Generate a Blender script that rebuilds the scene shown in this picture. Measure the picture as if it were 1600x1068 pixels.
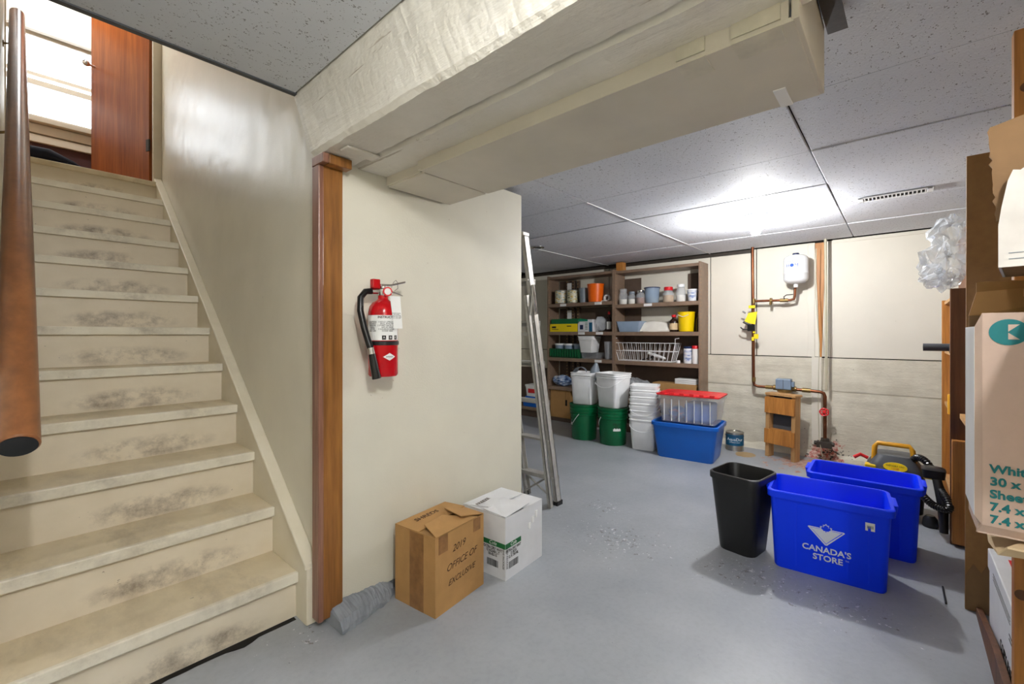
import bpy, bmesh, math, random
from mathutils import Vector, Matrix, noise as mnoise
random.seed(7)
scn = bpy.context.scene
for o in list(bpy.data.objects): bpy.data.objects.remove(o)
C = scn.collection
PI = math.pi

# ------------------------------------------------------------------ camera, sky, lamps, exposure
cam_d = bpy.data.cameras.new('camera'); cam = bpy.data.objects.new('camera', cam_d); C.objects.link(cam)
cam.location = (0, 0, 1.2)
cam.rotation_euler = (PI/2, 0, 0.72595 - PI/2)
cam_d.sensor_width = 36; cam_d.sensor_fit = 'HORIZONTAL'
cam_d.lens = 687.07/1600*36
cam_d.shift_y = -(534-521.5)/1600
cam_d.clip_start = 0.02
scn.camera = cam
W = bpy.data.worlds.new('overcast_sky'); scn.world = W; W.use_nodes = True
bgn = W.node_tree.nodes['Background']
bgn.inputs[0].default_value = (0.92, 0.96, 1.0, 1); bgn.inputs[1].default_value = 5.0
scn.view_settings.view_transform = 'Standard'; scn.view_settings.look = 'None'
scn.view_settings.gamma = 1.0; scn.view_settings.use_curve_mapping = False
scn.view_settings.exposure = 0.75
BULB_FAR, BULB_NEAR, FILL_REAR, FILL_UP = 40.0, 5.0, 31.0, 34.0      # watts of the ceiling bulbs; rear and landing ones are added fill
BULB_COL = (1.0, 0.995, 0.985)

# ------------------------------------------------------------------ helpers
def lin(h):
    h = h.lstrip('#'); v = [int(h[i:i+2], 16)/255 for i in (0, 2, 4)]
    return tuple(c/12.92 if c <= .04045 else ((c+.055)/1.055)**2.4 for c in v) + (1,)
def nd(nt, t, **k):
    n = nt.nodes.new(t)
    for a, b in k.items(): setattr(n, a, b)
    return n
def L(nt, a, b): nt.links.new(a, b)
def ramp(nt, fac, stops):
    r = nd(nt, 'ShaderNodeValToRGB'); e = r.color_ramp.elements
    while len(e) < len(stops): e.new(.5)
    for el, (p, c) in zip(e, stops):
        el.position = p; el.color = c if len(c) == 4 else tuple(c)+(1,)
    L(nt, fac, r.inputs[0]); return r.outputs[0]
def mixc(nt, fac, a, b, mode='MIX'):
    m = nd(nt, 'ShaderNodeMix', data_type='RGBA', blend_type=mode)
    if hasattr(fac, 'links'): L(nt, fac, m.inputs[0])
    else: m.inputs[0].default_value = fac
    for s, i in ((a, 6), (b, 7)):
        if hasattr(s, 'links'): L(nt, s, m.inputs[i])
        else: m.inputs[i].default_value = s
    return m.outputs[2]
def math_(nt, op, a, b=None, clamp=False):
    m = nd(nt, 'ShaderNodeMath', operation=op, use_clamp=clamp)
    for s, i in ((a, 0), (b, 1)):
        if s is None: continue
        if hasattr(s, 'links'): L(nt, s, m.inputs[i])
        else: m.inputs[i].default_value = s
    return m.outputs[0]
def pos(nt, scale=(1, 1, 1), world=False):
    mp = nd(nt, 'ShaderNodeMapping'); mp.inputs['Scale'].default_value = scale
    if world: L(nt, nd(nt, 'ShaderNodeNewGeometry').outputs['Position'], mp.inputs[0])
    else: L(nt, nd(nt, 'ShaderNodeTexCoord').outputs['Object'], mp.inputs[0])
    return mp.outputs[0]
def nz(nt, vec, scale, detail=4, rough=.55, dist=0):
    n = nd(nt, 'ShaderNodeTexNoise'); n.inputs['Scale'].default_value = scale
    n.inputs['Detail'].default_value = detail; n.inputs['Roughness'].default_value = rough
    n.inputs['Distortion'].default_value = dist
    L(nt, vec, n.inputs['Vector']); return n.outputs['Fac']
def bump(nt, h, strength, dist=.002):
    b = nd(nt, 'ShaderNodeBump'); b.inputs['Strength'].default_value = strength; b.inputs['Distance'].default_value = dist
    L(nt, h, b.inputs['Height']); return b.outputs[0]
def newmat(name):
    m = bpy.data.materials.new(name); m.use_nodes = True
    nt = m.node_tree; return m, nt, nt.nodes['Principled BSDF']
def mat(name, col, rough=.55, var=.08, scale=9, bmp=.0, bsc=90, metal=0, trans=0, alpha=1, spec=.5, emit=0, ior=1.45):
    m, nt, p = newmat(name)
    p.inputs['Roughness'].default_value = rough; p.inputs['Metallic'].default_value = metal
    p.inputs['Specular IOR Level'].default_value = spec
    p.inputs['Transmission Weight'].default_value = trans; p.inputs['IOR'].default_value = ior
    p.inputs['Alpha'].default_value = alpha
    c = lin(col)
    if var:
        f = nz(nt, pos(nt), scale)
        cc = ramp(nt, f, [(.3, [max(0, x*(1-var)) for x in c[:3]]), (.7, [min(1, x*(1+var)) for x in c[:3]])])
        L(nt, cc, p.inputs['Base Color'])
    else: p.inputs['Base Color'].default_value = c
    if bmp: L(nt, bump(nt, nz(nt, pos(nt), bsc), bmp), p.inputs['Normal'])
    if emit:
        p.inputs['Emission Color'].default_value = BULB_COL+(1,); p.inputs['Emission Strength'].default_value = emit
    return m
def wood(name, a, b, axis='z', rough=.45, sc=1.0):
    m, nt, p = newmat(name)
    s = {'x': (1.5, 26, 26), 'y': (26, 1.5, 26), 'z': (26, 26, 1.5)}[axis]
    v = pos(nt, tuple(q*sc for q in s))
    f = nz(nt, v, 1.0, 5, .6, .6)
    f2 = nz(nt, pos(nt, tuple(q*sc*3.4 for q in s)), 1.0, 3, .6)
    c = ramp(nt, f, [(.3, lin(a)), (.7, lin(b))])
    c = mixc(nt, .35, c, ramp(nt, f2, [(.35, (.35, .3, .25)), (.6, (1, 1, 1))]), 'MULTIPLY')
    L(nt, c, p.inputs['Base Color']); p.inputs['Roughness'].default_value = rough
    L(nt, bump(nt, f2, .15), p.inputs['Normal'])
    return m

class MB:
    def __init__(s): s.v = []; s.f = []
    def add(s, vs, fs):
        o = len(s.v); s.v += [tuple(q) for q in vs]; s.f += [tuple(i+o for i in f) for f in fs]; return s
    def box(s, x0, x1, y0, y1, z0, z1):
        return s.add([(x0,y0,z0),(x1,y0,z0),(x1,y1,z0),(x0,y1,z0),(x0,y0,z1),(x1,y0,z1),(x1,y1,z1),(x0,y1,z1)],
                     [(0,3,2,1),(4,5,6,7),(0,1,5,4),(1,2,6,5),(2,3,7,6),(3,0,4,7)])
    def loft(s, loops, cap0=True, cap1=True):
        n = len(loops[0]); vs = [p for l in loops for p in l]; fs = []
        for k in range(len(loops)-1):
            for i in range(n):
                j = (i+1) % n; fs.append((k*n+i, k*n+j, (k+1)*n+j, (k+1)*n+i))
        if cap0: fs.append(tuple(range(n-1, -1, -1)))
        if cap1: fs.append(tuple((len(loops)-1)*n+i for i in range(n)))
        return s.add(vs, fs)
    def extr(s, poly, vec):
        a = [Vector(p) for p in poly]; b = [p+Vector(vec) for p in a]
        return s.loft([a, b])
    def tube(s, pts, r, seg=10, r_end=None):
        pts = [Vector(p) for p in pts]; loops = []; up = None
        for i, p in enumerate(pts):
            t = (pts[min(i+1, len(pts)-1)] - pts[max(i-1, 0)]).normalized()
            if up is None: up = t.orthogonal().normalized()
            up = (up - t*up.dot(t)); up = up.normalized() if up.length > 1e-6 else t.orthogonal().normalized()
            w = t.cross(up)
            rr = r if r_end is None else r + (r_end-r)*i/(len(pts)-1)
            if isinstance(r, (list, tuple)): rr = r[i]
            loops.append([p + (up*math.cos(a) + w*math.sin(a))*rr for a in [2*PI*k/seg for k in range(seg)]])
        return s.loft(loops)
    def lathe(s, prof, c=(0, 0), seg=24, cap0=True, cap1=True):
        return s.loft([[(c[0]+r*math.cos(2*PI*k/seg), c[1]+r*math.sin(2*PI*k/seg), z) for k in range(seg)] for r, z in prof], cap0, cap1)
    def sphere(s, c, r, seg=16, rings=9, sx=1, sy=1, sz=1):
        return s.loft([[(c[0]+sx*r*math.sin(t)*math.cos(2*PI*k/seg), c[1]+sy*r*math.sin(t)*math.sin(2*PI*k/seg), c[2]-sz*r*math.cos(t)) for k in range(seg)]
                       for t in [PI*(i+.02)/(rings-.96) for i in range(rings)]])
    def build(s, name, m, parent=None, bevel=0, smooth=False, seg=2, kind=None, label=None):
        me = bpy.data.meshes.new(name); me.from_pydata(s.v, [], s.f); me.update()
        bm = bmesh.new(); bm.from_mesh(me)
        bmesh.ops.recalc_face_normals(bm, faces=bm.faces)
        if bevel:
            bmesh.ops.remove_doubles(bm, verts=bm.verts, dist=1e-5)
            es = [e for e in bm.edges if len(e.link_faces) == 2 and e.calc_face_angle(0) > .5]
            bmesh.ops.bevel(bm, geom=es, offset=bevel, segments=seg, affect='EDGES', profile=.5, clamp_overlap=True)
        bm.to_mesh(me); bm.free()
        if smooth:
            for p in me.polygons: p.use_smooth = True
            me.set_sharp_from_angle(angle=math.radians(40))
        o = bpy.data.objects.new(name, me); C.objects.link(o)
        me.materials.append(m)
        if parent: o.parent = parent
        if kind: o['kind'] = kind
        if label: o['label'] = label
        return o
def rr(cx, cy, hx, hy, r, z, n=4):
    out = []
    for (sx, sy, a0) in ((1, 1, 0), (-1, 1, PI/2), (-1, -1, PI), (1, -1, 1.5*PI)):
        for k in range(n+1):
            a = a0 + PI/2*k/n
            out.append((cx+sx*(hx-r)+r*math.cos(a), cy+sy*(hy-r)+r*math.sin(a), z))
    return out
def thing(name, label, cat, loc=(0, 0, 0), rz=0, group=None):
    o = bpy.data.objects.new(name, None); C.objects.link(o); o.empty_display_size = .05
    o.location = loc; o.rotation_euler = (0, 0, rz); o['label'] = label; o['category'] = cat
    if group: o['group'] = group
    return o
def tag(o, label, cat, group=None):
    o['label'] = label; o['category'] = cat
    if group: o['group'] = group
    return o
def copy_tree(o, parent=None):
    c = o.copy(); C.objects.link(c); c.parent = parent
    for ch in list(o.children): copy_tree(ch, c)
    return c
def struct(name, mb, m, bevel=0):
    return mb.build(name, m, bevel=bevel, kind='structure')
def text(body, size, m, parent, name, o, xd, yd, shear=0, align='CENTER', ext=.0006, mapf=None, sx=1.0, bold=0):
    cu = bpy.data.curves.new('t', 'FONT'); cu.body = body; cu.size = size; cu.align_x = align; cu.align_y = 'CENTER'
    cu.offset = bold*size; cu.shear = shear; cu.extrude = ext; cu.resolution_u = 3; cu.space_line = .85
    to = bpy.data.objects.new('t', cu); C.objects.link(to)
    dg = bpy.context.evaluated_depsgraph_get(); dg.update()
    me = bpy.data.meshes.new_from_object(to.evaluated_get(dg)); bpy.data.objects.remove(to); bpy.data.curves.remove(cu)
    xd = Vector(xd).normalized(); yd = Vector(yd).normalized(); zd = xd.cross(yd); o = Vector(o)
    for v in me.vertices:
        c = v.co
        v.co = mapf(c.x*sx, c.y, c.z) if mapf else o + xd*c.x*sx + yd*c.y + zd*c.z
    me.materials.clear(); me.materials.append(m); me.name = name
    ob = bpy.data.objects.new(name, me); C.objects.link(ob)
    if parent: ob.parent = parent
    return ob
def crumple(mb, amp, sc, seed=0):
    for i, v in enumerate(mb.v):
        p = Vector(v)*sc + Vector((seed*3.1, seed*1.7, seed))
        d = mnoise.noise_vector(p) + .5*mnoise.noise_vector(p*2.3)
        mb.v[i] = tuple(Vector(v) + d*amp)
    return mb
def blob(c, r, sx, sy, sz, amp, sc, seed, seg=26, rings=18):
    return crumple(MB().sphere(c, r, seg, rings, sx, sy, sz), amp, sc, seed)

# ------------------------------------------------------------------ materials
def m_wallpaint(name, col, rough, wav, dirt=.06):
    m, nt, p = newmat(name); v = pos(nt, world=True)
    c = lin(col); f = nz(nt, v, 2.2, 5)
    cc = ramp(nt, f, [(.3, [x*(1-dirt) for x in c[:3]]), (.7, [min(1, x*(1+dirt)) for x in c[:3]])])
    sp = ramp(nt, nz(nt, v, 55, 2), [(.74, (1, 1, 1)), (.77, (.55, .45, .35))])
    sp2 = math_(nt, 'GREATER_THAN', nz(nt, v, 3.1, 2), .56)
    cc = mixc(nt, math_(nt, 'MULTIPLY', sp2, .6), cc, mixc(nt, 1, cc, sp, 'MULTIPLY'))
    L(nt, cc, p.inputs['Base Color']); p.inputs['Roughness'].default_value = rough
    h = math_(nt, 'ADD', math_(nt, 'MULTIPLY', nz(nt, v, 4, 2), wav), math_(nt, 'MULTIPLY', nz(nt, v, 160, 2), .05))
    L(nt, bump(nt, h, .5, .02), p.inputs['Normal']); return m
M_WALL = m_wallpaint('cream_wall_paint', '#d9d5c5', .5, .25)
M_STAIRWALL = m_wallpaint('cream_gloss_wall_paint', '#dcd6c5', .33, .8)
M_PANEL = m_wallpaint('cream_panel_paint', '#dfdacd', .55, .2, .04)
def m_concrete_painted():
    m, nt, p = newmat('painted_board_formed_concrete'); v = pos(nt, world=True)
    c = ramp(nt, nz(nt, v, 5, 6), [(.3, lin('#c9c3b2')), (.7, lin('#ded9c8'))])
    g = nz(nt, pos(nt, (1, 3, 14), True), 3, 5)
    c = mixc(nt, .22, c, ramp(nt, g, [(.35, (.72, .7, .66)), (.6, (1, 1, 1))]), 'MULTIPLY')
    # peeled paint shows red brick-coloured concrete low on the wall
    sx = nd(nt, 'ShaderNodeSeparateXYZ'); L(nt, v, sx.inputs[0])
    dz = math_(nt, 'SUBTRACT', 1, math_(nt, 'MULTIPLY', sx.outputs[2], 2.6), True)
    dy = math_(nt, 'SUBTRACT', 1, math_(nt, 'MULTIPLY', math_(nt, 'ABSOLUTE', math_(nt, 'SUBTRACT', sx.outputs[1], .55)), 2.6), True)
    reg = math_(nt, 'MULTIPLY', dz, dy)
    k = math_(nt, 'GREATER_THAN', math_(nt, 'ADD', math_(nt, 'MULTIPLY', reg, .5), nz(nt, v, 7, 6, .7)), .80)
    red = ramp(nt, nz(nt, v, 40, 3), [(.4, lin('#b9695c')), (.62, lin('#dcc2b4'))])
    c = mixc(nt, k, c, red)
    k2 = math_(nt, 'GREATER_THAN', math_(nt, 'ADD', math_(nt, 'MULTIPLY', reg, .25), nz(nt, pos(nt, (1.3, 1.1, 1), True), 22, 5, .7)), .74)
    c = mixc(nt, k2, c, lin('#4a4642'))
    L(nt, c, p.inputs['Base Color']); p.inputs['Roughness'].default_value = .7
    L(nt, bump(nt, math_(nt, 'ADD', g, nz(nt, v, 60, 4)), .5, .006), p.inputs['Normal']); return m
M_CONC = m_concrete_painted()
def m_floor():
    m, nt, p = newmat('grey_painted_concrete_floor'); v = pos(nt, world=True)
    c = ramp(nt, nz(nt, v, 2.3, 6), [(.3, lin('#959aa0')), (.7, lin('#a7abb0'))])
    c = mixc(nt, .35, c, ramp(nt, nz(nt, v, 45, 4), [(.3, (.8, .8, .8)), (.55, (1, 1, 1))]), 'MULTIPLY')
    fine = nz(nt, v, 26, 6, .7); fine2 = nz(nt, pos(nt, (1, 1, 1), True), 38, 5, .75, .4)
    def region(cx, cy, ax, ay):
        mp = nd(nt, 'ShaderNodeMapping'); mp.vector_type = 'POINT'
        mp.inputs['Location'].default_value = (-cx/ax, -cy/ay, 0); mp.inputs['Scale'].default_value = (1/ax, 1/ay, 0)
        L(nt, nd(nt, 'ShaderNodeNewGeometry').outputs['Position'], mp.inputs[0])
        ln = nd(nt, 'ShaderNodeVectorMath', operation='LENGTH'); L(nt, mp.outputs[0], ln.inputs[0])
        return math_(nt, 'SUBTRACT', 1, ln.outputs['Value'], True)
    regs = [region(2.35, 1.25, .55, .6), region(2.42, .55, .4, .7), region(2.4, .2, .35, .45), region(2.7, 1.55, .3, .4), region(.75, 1.75, .22, .2)]
    r = regs[0]
    for q in regs[1:]: r = math_(nt, 'MAXIMUM', r, q)
    dark = math_(nt, 'GREATER_THAN', math_(nt, 'ADD', math_(nt, 'MULTIPLY', r, .16), fine), .73)
    c = mixc(nt, math_(nt, 'MULTIPLY', dark, .75), c, lin('#6b655e'))
    white = math_(nt, 'GREATER_THAN', math_(nt, 'ADD', math_(nt, 'MULTIPLY', r, .155), fine2), .735)
    c = mixc(nt, math_(nt, 'MULTIPLY', white, .9), c, lin('#e2e3e4'))
    rw = region(4.85, .55, .6, .75)
    rust = math_(nt, 'GREATER_THAN', math_(nt, 'ADD', math_(nt, 'MULTIPLY', rw, .4), nz(nt, v, 9, 6, .7)), .74)
    c = mixc(nt, math_(nt, 'MULTIPLY', rust, .8), c, ramp(nt, fine, [(.4, lin('#a4583c')), (.6, lin('#c9a98c'))]))
    ed = region(4.95, 1.0, .45, .3)
    yl = math_(nt, 'GREATER_THAN', math_(nt, 'ADD', math_(nt, 'MULTIPLY', region(4.82, 1.17, .16, .14), .5), math_(nt, 'MULTIPLY', fine, .2)), .27)
    c = mixc(nt, math_(nt, 'MULTIPLY', yl, .75), c, lin('#b08a3c'))
    specks = math_(nt, 'GREATER_THAN', nz(nt, v, 60, 2), .76)
    c = mixc(nt, math_(nt, 'MULTIPLY', specks, .6), c, lin('#5c5f63'))
    L(nt, c, p.inputs['Base Color']); p.inputs['Roughness'].default_value = .42
    L(nt, bump(nt, math_(nt, 'ADD', nz(nt, v, 30, 5), math_(nt, 'MULTIPLY', white, .4)), .25, .004), p.inputs['Normal']); return m
M_FLOOR = m_floor()
def m_tile():
    m, nt, p = newmat('fissured_white_ceiling_tile')
    c = ramp(nt, nz(nt, pos(nt, world=True), 1.5, 3), [(.3, lin('#ccd0d8')), (.7, lin('#d8dbe2'))])
    v = pos(nt, (1, 1.5, 1), True)
    vo = nd(nt, 'ShaderNodeTexVoronoi'); vo.inputs['Scale'].default_value = 110
    L(nt, v, vo.inputs['Vector'])
    d = math_(nt, 'LESS_THAN', vo.outputs['Distance'], math_(nt, 'MULTIPLY', math_(nt, 'SUBTRACT', nz(nt, v, 40, 2), .44), 1.7))
    d2 = math_(nt, 'GREATER_THAN', nz(nt, pos(nt, (95, 50, 1), True), 1, 2), .76)
    dd = math_(nt, 'MAXIMUM', d, d2)
    c = mixc(nt, math_(nt, 'MULTIPLY', dd, .75), c, lin('#4b4a4c'))
    L(nt, c, p.inputs['Base Color']); p.inputs['Roughness'].default_value = .75
    h = math_(nt, 'SUBTRACT', nz(nt, v, 90, 3), dd)
    L(nt, bump(nt, h, .35, .003), p.inputs['Normal']); return m
M_TILE = m_tile()
def m_stair(name, a, b, scuff, riser=False):
    m, nt, p = newmat(name); v = pos(nt)
    c = ramp(nt, nz(nt, v, 6, 5), [(.3, lin(a)), (.7, lin(b))])
    s = nz(nt, pos(nt, (1.3, .6, 1.5), True), 7, 8, .72)
    s2 = nz(nt, pos(nt, (.9, .2, .3), True), 4, 2)
    if riser:
        sx = nd(nt, 'ShaderNodeSeparateXYZ'); L(nt, pos(nt, world=True), sx.inputs[0])
        fr = math_(nt, 'FRACT', math_(nt, 'DIVIDE', math_(nt, 'ADD', sx.outputs[2], .0135), .2085))
        mz = math_(nt, 'SUBTRACT', 1.15, math_(nt, 'MULTIPLY', math_(nt, 'ABSOLUTE', math_(nt, 'SUBTRACT', fr, .22)), 2.3), True)
        mx_ = math_(nt, 'SUBTRACT', 1.25, math_(nt, 'MULTIPLY', math_(nt, 'ABSOLUTE', math_(nt, 'SUBTRACT', sx.outputs[0], .42)), 2.7), True)
        s2 = math_(nt, 'MULTIPLY', math_(nt, 'ADD', math_(nt, 'MULTIPLY', mz, mx_), 0.0), .75)
    k = math_(nt, 'MULTIPLY', ramp(nt, s, [(.42, (0, 0, 0)), (.72, (1, 1, 1))]), math_(nt, 'MULTIPLY', ramp(nt, s2, [(.35, (0, 0, 0)), (.6, (1, 1, 1))]), scuff))
    c = mixc(nt, k, c, lin('#6e5e50'))
    sp = math_(nt, 'GREATER_THAN', nz(nt, pos(nt, (.5, 1, 1), True), 60, 3, .7), .73)
    c = mixc(nt, math_(nt, 'MULTIPLY', sp, .6), c, lin('#5a4a38'))
    L(nt, c, p.inputs['Base Color']); p.inputs['Roughness'].default_value = .45
    L(nt, bump(nt, nz(nt, v, 40, 4), .15), p.inputs['Normal']); return m
M_RISER = m_stair('scuffed_cream_riser_paint', '#ddd1bb', '#e8ddc9', .9, True)
M_TREAD = m_stair('worn_cream_tread_paint', '#d6c6a6', '#e5d8bc', .5)
M_NOSE = m_stair('chipped_cream_nosing_paint', '#e2dac6', '#eee8d8', .55)
M_STRING = m_stair('cream_stringer_paint', '#e0d7c0', '#e9e1cd', .2)
def m_beam(name, a, b):
    m, nt, p = newmat(name); v = pos(nt, world=True)
    c = ramp(nt, nz(nt, v, 4, 5), [(.3, lin(a)), (.7, lin(b))])
    g = nz(nt, pos(nt, (18, 1.4, 18), True), 1, 4, .6, .5)
    cr = ramp(nt, g, [(.30, (.5, .44, .36)), (.335, (1, 1, 1))])
    gg = ramp(nt, nz(nt, pos(nt, (7, 3, 9), True), 1.0, 5, .7, .8), [(.27, (.5, .45, .38)), (.33, (1, 1, 1))])
    cr = mixc(nt, 1, cr, gg, 'MULTIPLY')
    c = mixc(nt, .8, c, cr, 'MULTIPLY')
    L(nt, c, p.inputs['Base Color']); p.inputs['Roughness'].default_value = .55
    h = math_(nt, 'ADD', g, math_(nt, 'MULTIPLY', nz(nt, v, 24, 5), .8))
    L(nt, bump(nt, h, .6, .012), p.inputs['Normal']); return m
M_BEAM = m_beam('cream_painted_timber', '#dbd6c9', '#e8e4da')
M_DUCT = mat('cream_painted_duct_board', '#d3ccbc', .6, .05, 5, .15, 120)
M_TAPE = mat('pale_duct_tape', '#cfc9b6', .4, .1, 20)
M_BROWNSHELF = mat('brown_laminate', '#86705e', .45, .12, 12)
M_BROWNDARK = mat('dark_brown_hardboard', '#5a4a3f', .6, .12, 6)
M_HOLE = mat('dark_gap', '#15120f', .9, 0)
M_JAMB = wood('varnished_jamb_wood', '#74481c', '#a26e34', 'z', .4)
M_JAMBP = wood('varnished_casing_wood', '#7c5240', '#98705e', 'z', .35)
M_DOOR = wood('red_brown_door_veneer', '#8a4315', '#b0622a', 'z', .35, .8)
M_RAIL = wood('varnished_handrail_wood', '#75492a', '#8a5934', 'y', .28, .35)
M_PINE = wood('amber_pine', '#a5682a', '#c98a42', 'z', .5)
M_PINEX = wood('weathered_pine_board', '#b98a55', '#d0a570', 'y', .6)
M_PINEV = wood('weathered_pine_upright', '#b08350', '#cda56f', 'z', .6)
M_OLDWOOD = wood('dark_old_wood', '#54341c', '#74492a', 'z', .6)
M_PARTICLE = mat('brown_hardboard_panel', '#8d673a', .55, .1, 25, .1, 200)
M_CARD = mat('brown_cardboard', '#ac8350', .75, .07, 14, .1, 60)
M_CARDD = mat('dark_brown_cardboard', '#7d6040', .8, .1, 10, .15, 60)
M_CARDL = mat('pale_beige_cardboard', '#d8bf98', .75, .06, 12)
M_KRAFTP = mat('pinkish_beige_carton', '#bfa898', .75, .04, 30, .08, 80)
M_CARDW = mat('white_carton', '#dcdde0', .6, .04, 10)
M_CARDT = mat('scuffed_white_carton', '#cfccc6', .7, .1, 14, .2, 40)
M_PKT = mat('brown_packing_tape', '#8a6238', .3, .25, 22)
M_WHITE = mat('white_plastic', '#f3f4f5', .4, .04, 10)
M_WPAPER = mat('white_paper', '#eeeeec', .6, .02)
M_CLEAR = mat('frosted_clear_plastic', '#e6ebf2', .25, .03, 10, alpha=.2)
M_CLEARB = mat('bluish_clear_plastic', '#a9bfd8', .2, .05, 10, alpha=.5)
M_GLASSY = mat('jar_glass', '#e4eaf0', .06, 0, alpha=.28)
M_BAGP = mat('crinkled_clear_plastic_film', '#dfe4ea', .12, .1, 14, .5, 30, alpha=.34, spec=.8)
M_BLACK = mat('black_plastic', '#17181a', .42, .1, 12)
M_BLACKG = mat('black_rubber', '#101112', .3, .1, 12)
M_BLUE = mat('bright_blue_plastic', '#0b3cff', .45, .03, 6, spec=.25)
M_TOTE = mat('mid_blue_plastic', '#0f62c4', .3, .04, 6)
M_RED = mat('red_plastic', '#d8232a', .35, .04, 6)
M_REDX = mat('red_enamel', '#b80d16', .16, .03, 6)
M_GREEN = mat('dark_green_plastic', '#046238', .3, .05, 6)
M_GREENB = mat('green_basket_plastic', '#0d4a2c', .4, .05, 6)
M_TEAL = mat('teal_printed_card', '#12886a', .45, .05, 8)
M_YEL = mat('yellow_printed_card', '#f1d60e', .4, .03, 8)
M_YELP = mat('yellow_plastic', '#edc90a', .3, .03, 8)
M_ORANGE = mat('orange_plastic', '#f2690c', .35, .03, 8)
M_NAVY = mat('navy_plastic', '#1c2b52', .4, .05, 8)
M_CHROME = mat('bright_metal', '#d8d8d8', .22, .05, 10, metal=1)
M_ALU = mat('dull_aluminium', '#c2c0ba', .5, .12, 20, .1, 60, metal=.6)
M_COPPER = mat('tarnished_copper', '#7c4c34', .35, .2, 14, metal=.85)
M_BRASS = mat('dull_brass', '#8c7448', .4, .15, 14, metal=.8)
M_TANK = mat('white_tank_enamel', '#e6e8ec', .25, .02)
M_PIPEP = mat('cream_painted_pipe', '#b9b39c', .45, .08)
M_IRON = mat('dark_cast_iron', '#3a332d', .55, .2, 20, .2)
M_METER = mat('blue_grey_plastic', '#76899f', .4, .06)
M_GREYP = mat('grey_plastic', '#4a4d52', .4, .06)
M_GREYC = mat('grey_translucent_plastic', '#7d8791', .35, .06)
M_ORHAND = mat('amber_plastic', '#d79a1e', .35, .05)
M_INK = mat('black_ink', '#26221f', .7, 0)
M_PEN = mat('brown_marker', '#4a3420', .7, 0)
M_GREENINK = mat('green_print', '#1f6b3a', .5, .03)
M_TEALINK = mat('teal_print', '#0d6f72', .6, .06, 40)
M_BLUEINK = mat('blue_print', '#1b4fa8', .5, .05)
M_PALE = mat('pale_logo_print', '#d3d9ea', .5, .02)
M_ROCK = mat('grey_painted_rubble', '#8c929a', .7, .15, 12, .6, 30)
M_BAGNAVY = mat('dark_blue_fabric', '#141a2c', .8, .2, 20, .2)
M_MAROON = mat('maroon_wall_paint', '#4e2c2a', .6, .08)
M_WINW = mat('cream_window_paint', '#e2d8c6', .4, .04)
M_LABELY = mat('yellow_vinyl_tag', '#f0d81c', .45, .05)
M_JAMPOW = mat('white_powder', '#efeae0', .8, .05)
M_BROWNPOW = mat('brown_spice', '#8c4a1e', .8, .1, 30)
M_YELPOW = mat('pale_yellow_meal', '#d8c774', .8, .05)
M_TAN = mat('tan_crumbs', '#c09a66', .8, .1, 30)
M_TIN = mat('tin_can_metal', '#b5b2a8', .3, .1, 10, metal=.8)
M_DKBOT = mat('dark_brown_glass', '#2c1c16', .2, .1)
M_PAINTBLUE = mat('blue_teal_paper_label', '#0f5a80', .4, .1, 12)
def m_pane():
    m, nt, p = newmat('window_glass')
    t = nd(nt, 'ShaderNodeBsdfTransparent'); g = nd(nt, 'ShaderNodeBsdfGlossy'); g.inputs['Roughness'].default_value = .02
    fr = nd(nt, 'ShaderNodeFresnel'); mx = nd(nt, 'ShaderNodeMixShader')
    L(nt, fr.outputs[0], mx.inputs[0]); L(nt, t.outputs[0], mx.inputs[1]); L(nt, g.outputs[0], mx.inputs[2])
    L(nt, mx.outputs[0], nt.nodes['Material Output'].inputs[0]); return m
M_PANE = m_pane()
def m_can(name, a, b, c3):
    m, nt, p = newmat(name)
    f = nz(nt, pos(nt, (9, 9, 22)), 1.6, 3)
    L(nt, ramp(nt, f, [(.38, lin(a)), (.5, lin(b)), (.64, lin(c3))]), p.inputs['Base Color']); p.inputs['Roughness'].default_value = .4
    return m
M_CAN1 = m_can('yellow_and_white_can_label', '#c8a83c', '#e8e6dc', '#8fa08c')
M_CAN2 = m_can('olive_and_white_can_label', '#6b6f4a', '#d8d6c0', '#c3a84c')
M_BOTL = m_can('white_bottle_label', '#e8e8ea', '#d0d6e2', '#6d83b8')
M_STUFFBLUE = m_can('assorted_blue_white_contents', '#24406e', '#7f9ac4', '#e6e9ee')
M_PINKBLUE = m_can('assorted_pastel_contents', '#c98aa6', '#5c88d6', '#2f6ad0')

# ------------------------------------------------------------------ room shell
XB, YP, ZC, ZL = 5.20, 1.79, 2.10, 2.24      # back wall, partition, main ceiling, stair-side ceiling
struct('floor', MB().box(-1.6, 5.5, -.75, 4.8, -.1, 0), M_FLOOR)

ceil = MB().box(.95, 5.5, -.75, 4.8, ZC+.03, ZC+.12)
ceil.box(-1.6, .95, -.75, 1.98, ZL+.03, ZL+.12); ceil.box(-1.2, .97, 2.0, 6.1, 4.7, 4.8)
ceiling = struct('ceiling', ceil, M_HOLE)
TX, TY = .637, 1.28
mtile = MB().box(-TX/2+.003, TX/2-.003, -TY/2+.003, TY/2-.003, 0, .015)
tile0 = None
for i in range(1, 7):
    for j in range(-1, 4):
        cx = 1.331 + TX*(i-.5); cy = -.30 + TY*j
        if tile0 is None: t = tile0 = mtile.build('ceiling_tile', M_TILE, ceiling, bevel=.003, seg=1)
        else: t = tile0.copy(); C.objects.link(t)
        dz = random.uniform(-.002, .003)
        t.location = (cx, cy, ZC+.004+dz)
        t.rotation_euler = (random.uniform(-.0022, .0022), random.uniform(-.004, .004), 0)
        if cx+TX/2 > XB: t.scale = (1, 1, 1); 
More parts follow.
